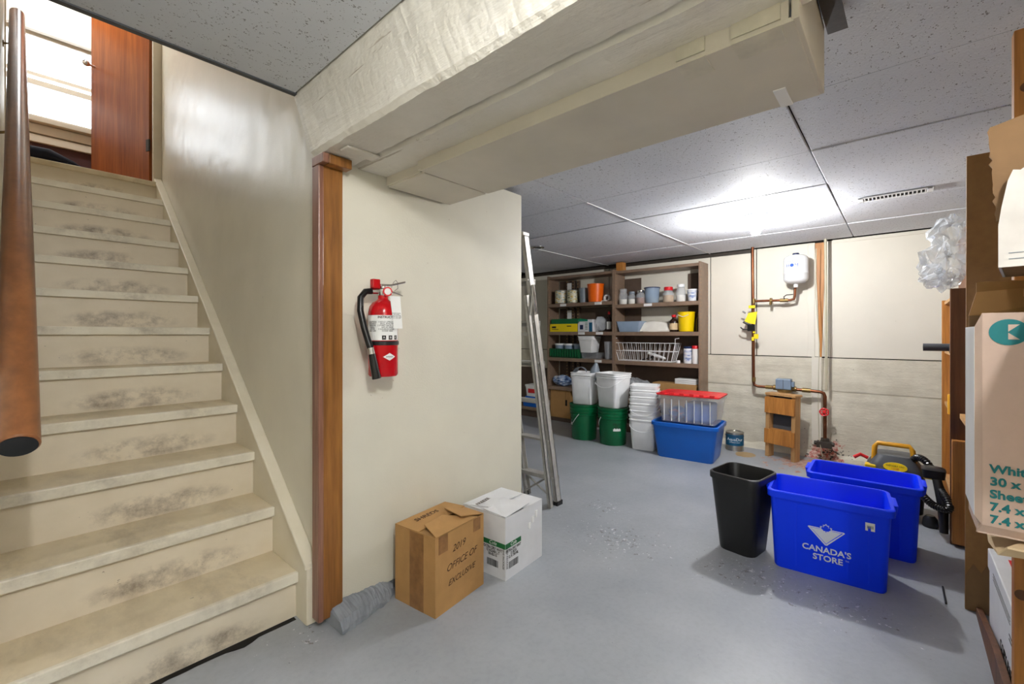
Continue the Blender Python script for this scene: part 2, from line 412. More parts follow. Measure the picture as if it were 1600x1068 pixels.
for j in range(-1, 4):
    MB().box(1.152, 1.328, -.30+TY*(j-.5)+.003, -.30+TY*(j+.5)-.003, ZC+.004, ZC+.02).build('ceiling_tile', M_TILE, ceiling, bevel=.003, seg=1)
for (x0, x1, y0, y1) in ((-1.6, -.42, -.7, .69), (-1.6, -.42, .7, 1.96), (-.41, .80, -.7, .69), (-.41, .80, .7, 1.96)):
    MB().box(x0, x1, y0, y1, ZL, ZL+.018).build('ceiling_tile', M_TILE, ceiling, bevel=.003, seg=1)
# metal edge angle where the stair-side ceiling stops at the stairwell
ed = MB().box(-1.6, .82, 1.96, 1.985, ZL-.004, ZL+.03)
struct('trim_1', ed, M_GREYP)
# pale grid bars between some tiles
gb = MB()
gb.box(2.6, 5.19, 1.618, 1.622, ZC, ZC+.004); gb.box(3.65, 5.19, 2.898, 2.902, ZC, ZC+.004)
gb.build('grid_bar', M_WPAPER, ceiling)

wb = MB().box(XB+.012, XB+.2, -.75, 4.8, -.1, 2.3)
wall_back = struct('wall_back', wb, M_HOLE)
seams = [4.8, 2.9, 1.62, 1.155, .535, -.75]
for a, b in zip(seams[:-1], seams[1:]):
    y1, y0 = a-.004, b+.004
    if abs(b-.535) < .01: y0 = .66
    MB().box(XB, XB+.02, y0, y1, .975, 2.097).build('wall_panel', M_PANEL, wall_back, bevel=.003, seg=1)
zc = [0, .17, .335, .50, .655, .81, .968]
for k in range(6):
    off = random.uniform(-.006, .006)
    mb = MB(); n = 24; ys = [-.75 + 5.55*i/n for i in range(n+1)]
    x = lambda y, s: XB-.012+off+.005*mnoise.noise(Vector((y*3, k*2.7+s, 0)))
    front0 = [(x(y, 0), y, zc[k]+.0003) for y in ys]; front1 = [(x(y, .5), y, zc[k+1]-.0003) for y in ys]
    fm = [(x(y, .2)-.003, y, (zc[k]+zc[k+1])/2) for y in ys]
    vs = front0+fm+front1+[(XB+.015, ys[0], zc[k]+.002), (XB+.015, ys[-1], zc[k]+.002), (XB+.015, ys[0], zc[k+1]-.002), (XB+.015, ys[-1], zc[k+1]-.002)]
    N = n+1; fs = []
    for i in range(n): fs += [(i, i+1, N+i+1, N+i), (N+i, N+i+1, 2*N+i+1, 2*N+i)]
    fs += [tuple(range(N))[::-1]+(3*N, 3*N+1), tuple(range(2*N, 3*N))+(3*N+3, 3*N+2)]
    mb.add(vs, fs).build('concrete_course', M_CONC, wall_back)
# rough concrete toe along the foot of the back wall
toe = MB(); lo = []
for i in range(41):
    y = 1.75 - 2.0*i/40; d = .06+.05*abs(mnoise.noise(Vector((y*4, 0, 1)))); h = .05+.05*abs(mnoise.noise(Vector((y*5, 3, 0))))
    lo.append([(XB+.0, y, 0), (XB-d, y, .0), (XB-d*.8, y, h*.5), (XB-.012, y, h)])
toe.loft(lo).build('concrete_toe', M_CONC, wall_back)

struct('wall_partition', MB().box(.915, 2.107, YP, YP+.1, .045, ZC-.03), M_WALL, .004)
struct('trim_2', MB().box(.915, 2.1, YP+.015, YP+.09, 0, .05), M_ROCK)
struct('wall_stairs', MB().box(.835, .93, YP+.045, 6.1, -.05, 4.75), M_STAIRWALL)
struct('wall_left', MB().box(-.17, -.058, 1.72, 4.86, -.05, 4.75), M_WALL)
struct('wall_front_left', MB().box(-1.6, -.165, 1.72, 1.82, -.05, 2.4), M_WALL)
struct('wall_stairwell_header', MB().box(-1.0, .84, 1.99, 2.05, ZL+.04, 4.75), M_WALL)
struct('wall_rear', MB().box(-1.7, -1.55, -.85, 1.85, -.1, 2.4), M_WALL)
struct('wall_right', MB().box(-1.6, 5.5, -.85, -.72, -.1, 2.4), M_WALL)
struct('wall_far_left', MB().box(.93, 5.5, 4.7, 4.85, -.1, 2.4), M_WALL)
struct('wall_closet', MB().box(.93, 1.0, 1.9, 4.8, -.1, 2.4), M_WALL)
# dark strip of molding along the top of the back wall
tm = MB().box(XB-.018, XB, 1.2, 4.7, 2.062, 2.095).box(XB-.012, XB, -.74, .5, 2.075, 2.098)
struct('trim_3', MB().box(XB-.02, XB, 1.19, 4.7, 2.062, 2.097), M_IRON, .002)
struct('trim_4', MB().box(XB-.012, XB, -.72, .5, 2.068, 2.098), M_PANEL, .002)
# timber stud showing in the gap between two panels, a painted batten and its wire
wd = MB().extr([(XB+.004, .640, 2.09), (XB+.004, .555, 2.09), (XB+.004, .588, .975), (XB+.004, .600, .975)], (.012, 0, 0))
wd.build('stud', M_PINE, wall_back)
MB().extr([(XB, .662, 2.095), (XB, .642, 2.095), (XB, .602, .98), (XB, .662, .98)], (.012, 0, 0)).build('wall_panel', M_PANEL, wall_back)
MB().extr([(XB, .552, 2.095), (XB, .535, 2.095), (XB, .535, .98), (XB, .586, .98)], (.012, 0, 0)).build('wall_panel', M_PANEL, wall_back)
MB().box(XB-.03, XB+.004, .585, .665, .12, .975).build('batten', M_PANEL, wall_back, bevel=.003)
MB().box(XB-.008, XB+.004, .642, .70, .975, 2.08).build('batten', M_PANEL, wall_back, bevel=.003)

# door frame left standing at the foot of the stairs
jamb = MB().box(.828, .915, YP-.022, YP+.02, .03, 1.9)
jb = struct('trim_5', jamb, M_JAMB, .003)
MB().box(.808, .83, YP-.03, YP+.030, .03, 1.885).build('casing', M_JAMBP, jb, bevel=.004)
MB().box(.832, .93, YP-.072, YP-.023, 1.885, 1.924).build('header', M_JAMB, jb, bevel=.003)
MB().box(.807, .831, YP-.072, YP+.030, 1.8855, 1.924).build('casing', M_JAMBP, jb, bevel=.003)
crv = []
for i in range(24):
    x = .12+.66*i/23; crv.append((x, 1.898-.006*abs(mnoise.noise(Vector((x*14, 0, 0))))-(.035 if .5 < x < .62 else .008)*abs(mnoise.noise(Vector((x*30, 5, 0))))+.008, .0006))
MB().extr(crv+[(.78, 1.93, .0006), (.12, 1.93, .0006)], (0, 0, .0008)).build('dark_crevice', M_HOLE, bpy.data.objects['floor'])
# lump of grey rubble at the wall foot
rk = MB(); lo = []
for i in range(71):
    t = i/70; x = .86+.30*t; h = (.075-.02*t)*(1-.3*abs(2*t-1)**6); d = .105*(1-t)**.5+.02
    ring = [(x, YP+.03, .0), (x, YP-d, 0), (x, YP-d*1.02, h*.35), (x, YP-d*.85, h*.75), (x, YP-d*.35, h), (x, YP+.03, h*1.05)]
    lo.append([tuple(Vector(p)+.008*mnoise.noise_vector(Vector(p)*28)+.005*mnoise.noise_vector(Vector(p)*90)) for p in ring])
rk.loft(lo)
tag(rk.build('concrete_rubble', M_ROCK), 'grey painted rubble lump along the wall foot beside the wooden post', 'rubble')

# ------------------------------------------------------------------ staircase
stair = thing('staircase', 'cream painted wooden staircase with scuffed risers climbing to the red-brown door', 'staircase', (0, 0, 0))
X0, X1, RISE, GO, Y0 = -.056, .790, .2085, .2562, 1.915
tr0 = None
for k in range(12):
    zt = .195 + RISE*k; yn = Y0 + GO*k
    if k < 11:
        if tr0 is None:
            prof = [(yn-.002, zt-.04), (yn-.004, zt-.008), (yn+.004, zt), (yn+GO+.02, zt), (yn+GO+.02, zt-.04)]
            mb = MB().extr([(X0, a, b) for a, b in prof], (X1-X0, 0, 0))
            tr0 = mb.build('tread', M_TREAD, stair, bevel=.003)
            ns0 = MB().box(X0, X1, yn-.010, yn+.012, zt-.042, zt+.0012).build('nosing', M_NOSE, tr0, bevel=.004)
        else:
            c = tr0.copy(); C.objects.link(c); c.location = (0, GO*k, RISE*k)
            n_ = ns0.copy(); C.objects.link(n_); n_.parent = c
ri0 = MB().box(X0, X1, Y0+.018, Y0+.036, .0, .158).build('riser', M_RISER, stair)
for k in range(1, 12):
    z0 = .195+RISE*(k-1)
    if k == 1: r1 = MB().box(X0, X1, Y0+.018+GO, Y0+.036+GO, z0-.002, z0+RISE-.038).build('riser', M_RISER, stair)
    else:
        c = r1.copy(); C.objects.link(c); c.location = (0, GO*(k-1), RISE*(k-1))
MB().box(X0, X1, Y0+GO*11-.004, Y0+GO*11+.08, .195+RISE*11-.04, .195+RISE*11).build('landing_nosing', M_TREAD, stair, bevel=.006)
zs = lambda y: .238 + (y-1.838)*.7628 + .0
for nm, (xa, xb) in (('stringer', (.790, .826)),):
    poly = [(xa, 1.835, .0), (xa, 1.835, .225), (xa, 4.80, .225+(4.80-1.835)*.7628+.02), (xa, 4.80, 2.2), (xa, 2.2, .0)]
    MB().extr(poly, (xb-xa, 0, 0)).build('stringer', M_STRING, stair, bevel=.002)
ca = [(.782, 1.826, .228), (.782, 4.80, 2.512), (.782, 4.80, 2.537), (.782, 1.826, .253)]
MB().extr(ca, (.054, 0, 0)).build('stringer_cap', M_STRING, stair, bevel=.006)
MB().box(.788, .832, 1.822, 1.856, .004, .238).build('stringer_end', M_STRING, stair, bevel=.004)
poly = [(-.057, 1.93, .02), (-.057, 1.93, .34), (-.057, 4.75, 2.62), (-.057, 4.75, 2.2), (-.057, 2.2, .02)]
MB().extr(poly, (.008, 0, 0)).build('stringer', M_STRING, stair)

# round handrail on the left wall
hr = thing('handrail', 'thick round varnished wooden handrail beside the staircase on the left', 'handrail', (0, 1.53, .94))
d = Vector((0, GO, RISE)).normalized()
pts = [Vector((.002, 0, 0))+d*s for s in (0, .004, 1.0, 1.4, 3.9)]
MB().tube(pts, [.034, .0375, .0375, .0365, .0365], 28).build('rail', M_RAIL, hr, smooth=True)
MB().tube([Vector((.002, 0, 0))-d*.0015, Vector((.002, 0, 0))+d*.002], .033, 28).build('rail_end', M_BLACK, hr)
for s in (.45, 2.0, 3.4):
    p = Vector((.002, 0, -.02))+d*s
    b = MB().tube([p+Vector((-.004, 0, -.012)), p+Vector((-.012, 0, -.045)), p+Vector((-.058, 0, -.065))], .006, 8)
    b.tube([p+Vector((-.060, 0, -.065)), p+Vector((-.054, 0, -.065))], .02, 14)
    b.build('bracket', M_BRASS, hr, smooth=True)

# upstairs landing with its window, door and bag
struct('floor_landing', MB().box(-1.2, .84, 4.78, 6.1, 2.3, .195+RISE*11-.005), M_PINEX)
WX0, WX1, WZ0, WZ1 = -.62, .72, 3.19, 4.02
wl = MB().box(-1.2, WX0, 6, 6.12, 2.3, 4.75).box(WX1, .84, 6, 6.12, 2.3, 4.75)
wl.box(WX0, WX1, 6, 6.12, 2.3, WZ0).box(WX0, WX1, 6, 6.12, WZ1, 4.75)
struct('wall_landing', wl, M_MAROON)
struct('wall_landing_left', MB().box(-1.2, -1.1, 4.8, 6.1, 2.3, 4.75).box(-1.2, -.05, 4.8, 4.86, 2.3, 4.75), M_WINW)
wn = MB().box(WX0-.06, WX1+.06, 5.955, 6.0, WZ1-.03, WZ1+.32).box(WX0-.06, WX0+.03, 5.965, 6.03, WZ0, WZ1).box(WX1-.03, WX1+.06, 5.965, 6.03, WZ0, WZ1)
win = struct('window_1', wn, M_WINW, .003)
MB().box(WX0-.08, WX1+.08, 5.90, 6.03, WZ0-.05, WZ0).build('window_sill', M_WINW, win, bevel=.006)
MB().box(WX0-.06, WX1+.06, 5.955, 6.0, WZ0-.14, WZ0-.055).build('window_apron', M_WINW, win, bevel=.004)
MB().box(WX0-.06, WX1+.06, 5.965, 6.0, WZ0-.22, WZ0-.15).build('window_apron', M_WINW, win, bevel=.004)
for z0, z1 in ((WZ0, 3.24), (3.52, 3.57), (3.60, 3.635), (3.97, 4.01)):
    MB().box(WX0, WX1, 6.03, 6.06, z0, z1).build('sash_rail', M_WINW, win, bevel=.003)
MB().box(WX0+.02, WX1-.02, 6.045, 6.049, WZ0+.02, 3.53).build('pane', M_PANE, win)
MB().box(WX0+.02, WX1-.02, 6.053, 6.057, 3.6, 3.98).build('pane', M_PANE, win)
# door, hinged at the right of the stair head and swung open
dr = bpy.data.objects.new('door_1', None); C.objects.link(dr); dr['kind'] = 'structure'
dr.location = (.775, 4.86, .195+RISE*11+.005); dr.rotation_euler = (0, 0, math.radians(180-66))
MB().box(0, .75, -.02, .02, 0, 2.0).build('door_slab', M_DOOR, dr, bevel=.002)
MB().tube([(.70, -.02, 1.13), (.70, -.075, 1.13)], .012, 12).sphere((.70, -.085, 1.13), .028).tube([(.70, .02, 1.13), (.70, .075, 1.13)], .012, 12).sphere((.70, .085, 1.13), .028).build('door_handle', M_CHROME, dr, smooth=True)
for z in (.28, 1.55): 
    MB().box(-.004, .03, .018, .026, z, z+.1).tube([(-.006, .022, z), (-.006, .022, z+.1)], .008, 10).build('hinge', M_IRON, dr)
tr = MB().box(.775, .836, 4.80, 4.835, 2.49, 4.6).box(.785, .836, 4.835, 4.93, 2.49, 4.6)
struct('trim_6', tr, M_WINW, .004)
bag = MB().tube([(-.12, 0, .04), (0, 0, .085), (.14, 0, .10), (.27, 0, .055), (.36, .02, .02)], [.03, .05, .045, .032, .012], 12)
bag.tube([(-.12, .03, .04), (.0, .05, .045), (.2, .05, .04), (.33, .03, .02)], [.03, .045, .04, .02], 12)
crumple(bag, .008, 14, 2)
o = bag.build('cloth_bag', M_BAGNAVY, smooth=True); o.location = (.02, 4.92, .195+RISE*11-.005)
tag(o, 'slumped dark blue cloth bag lying at the top of the stairs', 'bag')

# ------------------------------------------------------------------ painted beam and duct boxing overhead
beam = thing('ceiling_beam', 'massive cream painted timber beam with cracks running overhead from the wooden post', 'beam', (0, 0, 0))
def timber(x0, x1, zb, zt, yend_b, yend_t, y0, seed, amp):
    lo = []; n = 160
    for i in range(n+1):
        t = i/n
        def q(x, z, ye):
            y = ye + (y0-ye)*t
            w = Vector((x*9, y*4.0, z*9+seed)); dd = mnoise.noise_vector(w)*amp + mnoise.noise_vector(w*3.7)*amp*.6 + mnoise.noise_vector(w*9)*amp*.5
            return (x+dd.x, y, z+dd.z)
        zm = (zb+zt)/2
        lo.append([q(x0, zt, yend_t), q(x0, zm, (yend_b+yend_t)/2), q(x0, zb+.02, yend_b+.01), q(x0+.012, zb, yend_b), q((x0+x1)/2, zb-.001, yend_b), q(x1, zb, yend_b), q(x1, zt, yend_t)])
    return MB().loft(lo)
timber(.805, .968, 1.93, ZL+.03, 1.812, 2.01, -.72, 1, .004).build('timber', M_BEAM, beam, label='front timber with rough chipped lower edge')
timber(.982, 1.145, 1.925, ZL, 1.787, 1.78, -.72, 5, .005).build('timber', M_BEAM, beam)
MB().box(.845, .985, 1.595, 1.655, 1.919, 1.929).build('cross_batten', M_BEAM, beam, bevel=.004)
MB().box(.955, .995, -.72, 1.77, 1.96, 2.2).build('crack', M_HOLE, beam)
duct = thing('duct_boxing', 'boxed-in cream duct hanging under the ceiling beside the beam', 'duct', (0, 0, 0))
MB().box(1.115, 1.13, .185, 1.52, 1.885, 2.095).build('side_panel', M_DUCT, duct, bevel=.002)
MB().box(1.135, 1.15, 1.528, 1.785, 1.885, 2.095).build('side_panel', M_DUCT, duct, bevel=.002)
MB().box(1.115, 1.515, .175, 1.50, 1.878, 1.888).build('bottom_panel', M_DUCT, duct, bevel=.002)
MB().box(1.140, 1.508, 1.506, 1.775, 1.876, 1.887).build('bottom_panel', M_DUCT, duct, bevel=.002)
MB().box(1.505, 1.515, .175, 1.78, 1.885, 2.095).build('side_panel', M_DUCT, duct, bevel=.002)
MB().box(1.113, 1.517, .165, .18, 1.88, 2.07).build('end_panel', M_DUCT, duct, bevel=.002)
for ya, yb in ((.20, .30), (.36, .43)):
    MB().box(1.110, 1.114, ya, yb, 1.89, 1.95).box(1.110, 1.19, ya, yb, 1.8755, 1.8785).build('tape', M_TAPE, duct)
MB().box(1.4, 1.515, .24, .27, 1.8745, 1.8785).build('tape', M_WPAPER, duct)
hol = crumple(MB().box(1.15, 1.53, .12, .162, 2.05, 2.104), .012, 30, 4)
hol.build('torn_hole', M_IRON, duct)

# ------------------------------------------------------------------ lamps, vent, recessed light
def bulb(label, loc, watts):
    t = thing('bulb_or_fill_light', label, 'ceiling light', loc)  # also builds the added fill bulbs
    MB().lathe([(.078, 0), (.080, -.008), (.066, -.018), (.034, -.022), (.030, -.045), (.018, -.046)], seg=28).build('lamp_holder', M_WHITE, t, smooth=True)
    m, nt, p = newmat('lit_bulb_glass')
    p.inputs['Base Color'].default_value = (1, 1, 1, 1)
    p.inputs['Emission Color'].default_value = BULB_COL+(1,); p.inputs['Emission Strength'].default_value = watts/(PI*.0155)
    MB().lathe([(.014, -.046), (.015, -.062), (.028, -.085), (.035, -.11), (.033, -.13), (.022, -.147), (.003, -.154)], seg=20).build('bulb', m, t, smooth=True)
    return t
bulb('bare lit bulb in a white porcelain holder on the far ceiling', (3.72, .83, ZC), BULB_FAR)
bulb('bare lit bulb on the ceiling near the foot of the stairs', (.42, .10, ZL), BULB_NEAR)
bulb('added fill bulb on the ceiling at the rear of the room', (.05, -.50, ZL), FILL_REAR)  # unseen bulb added as fill to lift the overall brightness
bulb('added fill bulb on the landing ceiling above the stairs', (.25, 5.1, 4.7), FILL_UP)  # unseen bulb added to brighten the upper stairwell
v = thing('air_vent', 'long white slotted air register in the ceiling above the right shelving', 'vent', (3.765, .06, ZC))
MB().box(-.055, .055, -.205, -.175, -.008, 0).box(-.055, .055, .135, .165, -.008, 0).box(-.055, -.042, -.2, .16, -.008, 0).box(.042, .055, -.2, .16, -.008, 0).build('frame', M_WHITE, v, bevel=.002)
MB().box(-.045, .045, -.18, .14, -.002, .001).build('duct_opening', M_HOLE, v)
for k in range(16):
    MB().box(-.043, .043, -.172+k*.0198, -.166+k*.0198, -.007, 0).build('slat', M_WHITE, v)
r = thing('recessed_light', 'small unlit round recessed light in the ceiling near the ladder top', 'ceiling light', (3.58, 2.83, ZC))
MB().lathe([(.05, 0), (.075, 0), (.075, -.008), (.058, -.012), (.05, -.004)], seg=24, cap0=False, cap1=False).build('trim_ring', M_CHROME, r, smooth=True)
MB().lathe([(.055, -.001), (.03, -.006), (.004, -.008)], seg=20).build('lens', M_GREYP, r, smooth=True)

# ------------------------------------------------------------------ fire extinguisher on the partition wall
ex = thing('fire_extinguisher', 'red fire extinguisher with black hose hanging on the cream wall', 'fire extinguisher', (1.062, 1.695, 1.018))
R0 = .063
MB().lathe([(.045, .004), (.058, 0), (R0, .008), (R0, .275), (.058, .30), (.045, .318), (.028, .328), (.022, .335), (.022, .352)], seg=36).build('cylinder', M_REDX, ex, smooth=True)
av = math.atan2(-.892, -.545)                    # the side of the cylinder turned to the room
def arc(mb, r, a0, a1, z0, z1, n=24):
    ps = [(r*math.cos(a0+(a1-a0)*i/n), r*math.sin(a0+(a1-a0)*i/n)) for i in range(n+1)]
    return mb.add([(x, y, z0) for x, y in ps]+[(x, y, z1) for x, y in ps], [(i, i+1, n+2+i, n+1+i) for i in range(n)])
lb = arc(MB(), R0+.0008, av-1.35, av+1.25, .155, .262).build('instruction_label', M_WPAPER, ex, smooth=True)
def cyl_map(r, ac, zc):
    return lambda x, y, z: Vector(((r+z)*math.cos(ac+x/r), (r+z)*math.sin(ac+x/r), zc+y))
rt = R0+.0015
text('INSTRUCTIONS', .0135, M_INK, lb, 'lettering', (0, 0, 0), (1, 0, 0), (0, 1, 0), bold=.03, mapf=cyl_map(rt, av+.38, .253), ext=.0002)
text('1 HOLD UPRIGHT\n   PULL RING PIN\n2 START BACK 2 M\n   AIM AT BASE\n3 SQUEEZE LEVER\n   SWEEP SIDE', .009, M_INK, lb, 'lettering', (0, 0, 0), (1, 0, 0), (0, 1, 0), mapf=cyl_map(rt, av+.22, .214), ext=.0002)
text('CAUTION\nDO NOT\nREMOVE\nREFILL\nAFTER\nANY USE', .009, M_INK, lb, 'lettering', (0, 0, 0), (1, 0, 0), (0, 1, 0), mapf=cyl_map(rt, av-.75, .214), ext=.0002)
for k, da in enumerate((.05, .48, .92)):
    arc(MB(), rt, av+da-.13, av+da+.13, .158, .176, 4).build('pictogram', M_INK, lb)
    text('ABC'[k], .013, M_WPAPER, lb, 'lettering', (0, 0, 0), (1, 0, 0), (0, 1, 0), mapf=cyl_map(rt+.0006, av+da, .167), ext=.0002)
n = 12; vs = []
for i in range(n+1):
    t = -1+2*i/n; a = av+.42+t*.44; hh = .016*(1-abs(t))
    vs += [((R0+.001)*math.cos(a), (R0+.001)*math.sin(a), .085-hh), ((R0+.001)*math.cos(a), (R0+.001)*math.sin(a), .085+hh)]
dm = MB().add(vs, [(2*i, 2*i+2, 2*i+3, 2*i+1) for i in range(n)]).build('diamond_label', M_WPAPER, ex)
text('AMEREX', .009, M_INK, dm, 'lettering', (0, 0, 0), (1, 0, 0), (0, 1, 0), mapf=cyl_map(R0+.0016, av+.42, .085), ext=.0002)
MB().lathe([(R0+.001, .134), (R0+.004, .136), (R0+.004, .150), (R0+.001, .152)], seg=36, cap0=False, cap1=False).build('bracket_strap', M_BLACK, ex, smooth=True)
MB().box(-.012, .012, .058, .094, .08, .25).build('wall_bracket', M_BLACK, ex, bevel=.002)
MB().lathe([(.02, .345), (.024, .352), (.024, .375), (.016, .382), (.016, .395)], seg=20).tube([(0, 0, .368), (-.05, .012, .366)], .013, 14).build('valve_body', M_CHROME, ex, smooth=True)
lv = MB()
lv.extr([(-.02, .006, .388), (.03, .006, .392), (.105, .006, .412), (.105, .006, .420), (.03, .006, .400), (-.02, .006, .398)], (0, -.022, 0))
lv.extr([(-.01, .006, .380), (.04, .006, .372), (.095, .006, .355), (.095, .006, .352), (.04, .006, .366), (-.01, .006, .374)], (0, -.016, 0))
lv.build('lever', M_CHROME, ex, bevel=.001)
MB().box(-.055, -.018, -.01, .016, .378, .418).build('hanger_cap', M_REDX, ex, bevel=.004)
gz = Vector((-.30, -.95, 0)).normalized()
MB().tube([gz*.018+Vector((.012, 0, .365)), gz*.036+Vector((.012, 0, .365))], .02, 20).build('pressure_gauge', M_RED, ex, smooth=True)
MB().tube([gz*.0355+Vector((.012, 0, .365)), gz*.037+Vector((.012, 0, .365))], .0145, 20).build('gauge_face', M_WPAPER, ex)
MB().tube([(.035, -.012, .385), (.042, -.016, .41), (.055, -.015, .42), (.066, -.012, .41), (.068, -.01, .385), (.05, -.01, .372)], .0016, 6).build('safety_pin', M_CHROME, ex)
MB().tube([(-.048, .012, .366), (-.078, .012, .362), (-.102, .008, .335), (-.108, 0, .28), (-.098, -.012, .21), (-.084, -.025, .145), (-.078, -.032, .118)], .0135, 14).build('hose', M_BLACKG, ex, smooth=True)
MB().tube([(-.0785, -.032, .125), (-.075, -.035, .098)], .0145, 14).build('hose_ferrule', M_CHROME, ex, smooth=True)
MB().tube([(-.075, -.035, .10), (-.068, -.040, .05), (-.058, -.044, -.005)], [.014, .0165, .019], 14).build('nozzle', M_BLACKG, ex, smooth=True)
tg = MB().extr([(-.0108, -.0694, .343), (.0297, -.0855, .343), (.040, -.088, .205), (.0045, -.076, .205)], (.0004, .0006, 0)).build('inspection_tag', M_WPAPER, ex)
text('INSPECTION\nRECORD\nJAN FEB MAR\nAPR MAY JUN\nJUL AUG SEP', .0062, M_INK, tg, 'lettering', (.0152, -.0800, .26), (.93, -.36, 0), (.08, -.03, -1) if False else (-.08, .03, 1), ext=.0002)
MB().tube([(.012, -.03, .372), (.008, -.07, .345)], .0012, 6).build('tag_tie', M_WHITE, ex)
# ------------------------------------------------------------------ cardboard boxes by the partition
def carton_walls(t, w, d, h, m, th=.004):
    MB().box(0, w, 0, th, 0, h).build('side_panel', m, t)
    MB().box(0, w, d-th, d, 0, h).build('side_panel', m, t)
    MB().box(0, th, th+.0005, d-th-.0005, 0, h-.001).build('side_panel', m, t)
    MB().box(w-th, w, th+.0005, d-th-.0005, 0, h-.001).build('side_panel', m, t)
    MB().box(th, w-th, th, d-th, .001, .006).build('bottom_panel', m, t)
def flap(t, pts, m, th=.004, nm='flap'):
    p = [Vector(q) for q in pts]; n = (p[1]-p[0]).cross(p[2]-p[0]).normalized()
    if n.z < 0: n = -n
    return MB().extr(p, n*th).build(nm, m, t)
bw, bd, bh = .322, .255, .335
t = thing('cardboard_box', 'brown taped cardboard box with handwriting beside the wooden post', 'box', (1.170, 1.470, 0), math.radians(6.3))
carton_walls(t, bw, bd, bh, M_CARD)
flap(t, [(0, bd, bh), (bw, bd, bh), (bw*.98, bd*.45, bh+.012), (.0, bd*.40, bh+.002)], M_CARD)
flap(t, [(0, 0, bh), (0, bd*.95, bh), (bw*.18, bd*.95, bh-.006), (bw*.2, 0, bh-.006)], M_CARD)
flap(t, [(.004, 0, bh+.002), (bw*.86, 0, bh+.002), (bw*.50, bd*.46, bh+.018), (.035, bd*.40, bh+.022)], M_CARD)
flap(t, [(bw, 0, bh+.001), (bw, bd*.66, bh+.004), (bw*.66, bd*.60, bh+.026), (bw*.60, .03, bh+.024)], M_CARD)
MB().box(bw*.35, bw*.62, bd*.3, bd*.5, bh-.03, bh-.0).build('dark_opening', M_HOLE, t)
MB().box(-.0008, 0, bd*.28, bd*.62, .0, bh).build('packing_tape', M_PKT, t)
MB().box(.02, .075, -.0008, 0, bh-.075, bh).build('packing_tape', M_PKT, t)
MB().box(bw-.075, bw-.025, -.0008, 0, bh-.06, bh).build('packing_tape', M_PKT, t)
for s, z, sz, x in (('2019', .255, .042, .145), ('OFFICE OF', .185, .042, .165), ('EXCLUSIVE', .118, .036, .165)):
    text(s, sz, M_PEN, t, 'handwriting', (x, -.0012, z), (1, 0, .06), (-.0, 0, 1), shear=.35, ext=.0001)
text('SHREDS', .042, M_PEN, t, 'handwriting', (bw*.42, bd*.76, bh+.0098), (1, 0, .0), (0, 1, -.02), shear=.2, ext=.0004)
ww, wd_, wh = .315, .285, .305
t = thing('cardboard_box', 'white carton with a green printed band behind the brown cardboard box', 'box', (1.575, 1.441, 0), math.radians(3.5))
carton_walls(t, ww, wd_, wh, M_CARDW)
flap(t, [(0, wd_, wh), (ww, wd_, wh), (ww*.95, wd_*.42, wh+.006), (.02, wd_*.45, wh+.016)], M_CARDW)
flap(t, [(ww, 0, wh), (ww, wd_*.8, wh), (ww*.55, wd_*.85, wh-.004), (ww*.5, .0, wh-.004)], M_CARDW)
flap(t, [(.002, 0, wh+.001), (ww*.62, 0, wh+.014), (ww*.50, wd_*.48, wh+.020), (.0, wd_*.50, wh+.010)], M_CARDW)
flap(t, [(0, .02, wh+.001), (0, wd_*.9, wh), (ww*.34, wd_*.85, wh+.022), (ww*.36, wd_*.45, wh+.026)], M_CARDW)
for f in (0, 1):
    if f == 0: O = Vector((0, -.001, 0)); xd = Vector((1, 0, 0)); s0 = 0; wmax = .125
    else: O = Vector((-.001, 0, 0)); xd = Vector((0, -1, 0)); s0 = -.16; wmax = 0
    def P3(u, z, e=0): return O + xd*u + Vector((0, -e, z) if f == 0 else (-e, 0, z))
    g = MB().add([P3(s0, .152), P3(wmax, .152), P3(wmax, .177), P3(s0, .177)], [(0, 1, 2, 3)]).build('green_band', M_GREENINK, t)
    cx = (s0+wmax)/2
    text('Cole', .025, M_WPAPER, g, 'lettering', P3(cx, .165, .0004), xd, (0, 0, 1), shear=.3, ext=.0002)
    text('EXTRA DRY WHT\n12 AG/AB L.T\n00-02-15' if f else 'EXTRA DRY WHT\n12 BOX\n12 X 750 ML', .0185, M_INK, t, 'lettering', P3(cx, .123, .0004), xd, (0, 0, 1), ext=.0002, sx=.82, bold=.02)
    text('NEW PACKAGE', .0145, M_INK, t, 'lettering', P3(-.012 if f else .012, .105, .0004), (0, 0, -1), xd, ext=.0002)
    bc = MB(); u = cx-.038
    while u < cx+.034:
        w = random.choice((.0016, .0026, .004)); a, b_, c_, d_ = P3(u, .05, .0004), P3(u+w, .05, .0004), P3(u+w, .084, .0004), P3(u, .084, .0004)
        bc.add([a, b_, c_, d_], [(0, 1, 2, 3)]); u += w+random.choice((.0014, .002, .003))
    bc.build('barcode', M_INK, t)
text('FREEZE', .03, M_PEN, t, 'handwriting', (ww*.17, wd_*.68, wh+.022), (1, 0, .07), (0, 1, 0), ext=.0004)
for k in range(3):
    crumple(MB().box(.19+.03*k, .205+.03*k, -.004, 0, .19+.02*k, .22+.022*k), .003, 60, k).build('torn_paper', M_WPAPER, t)

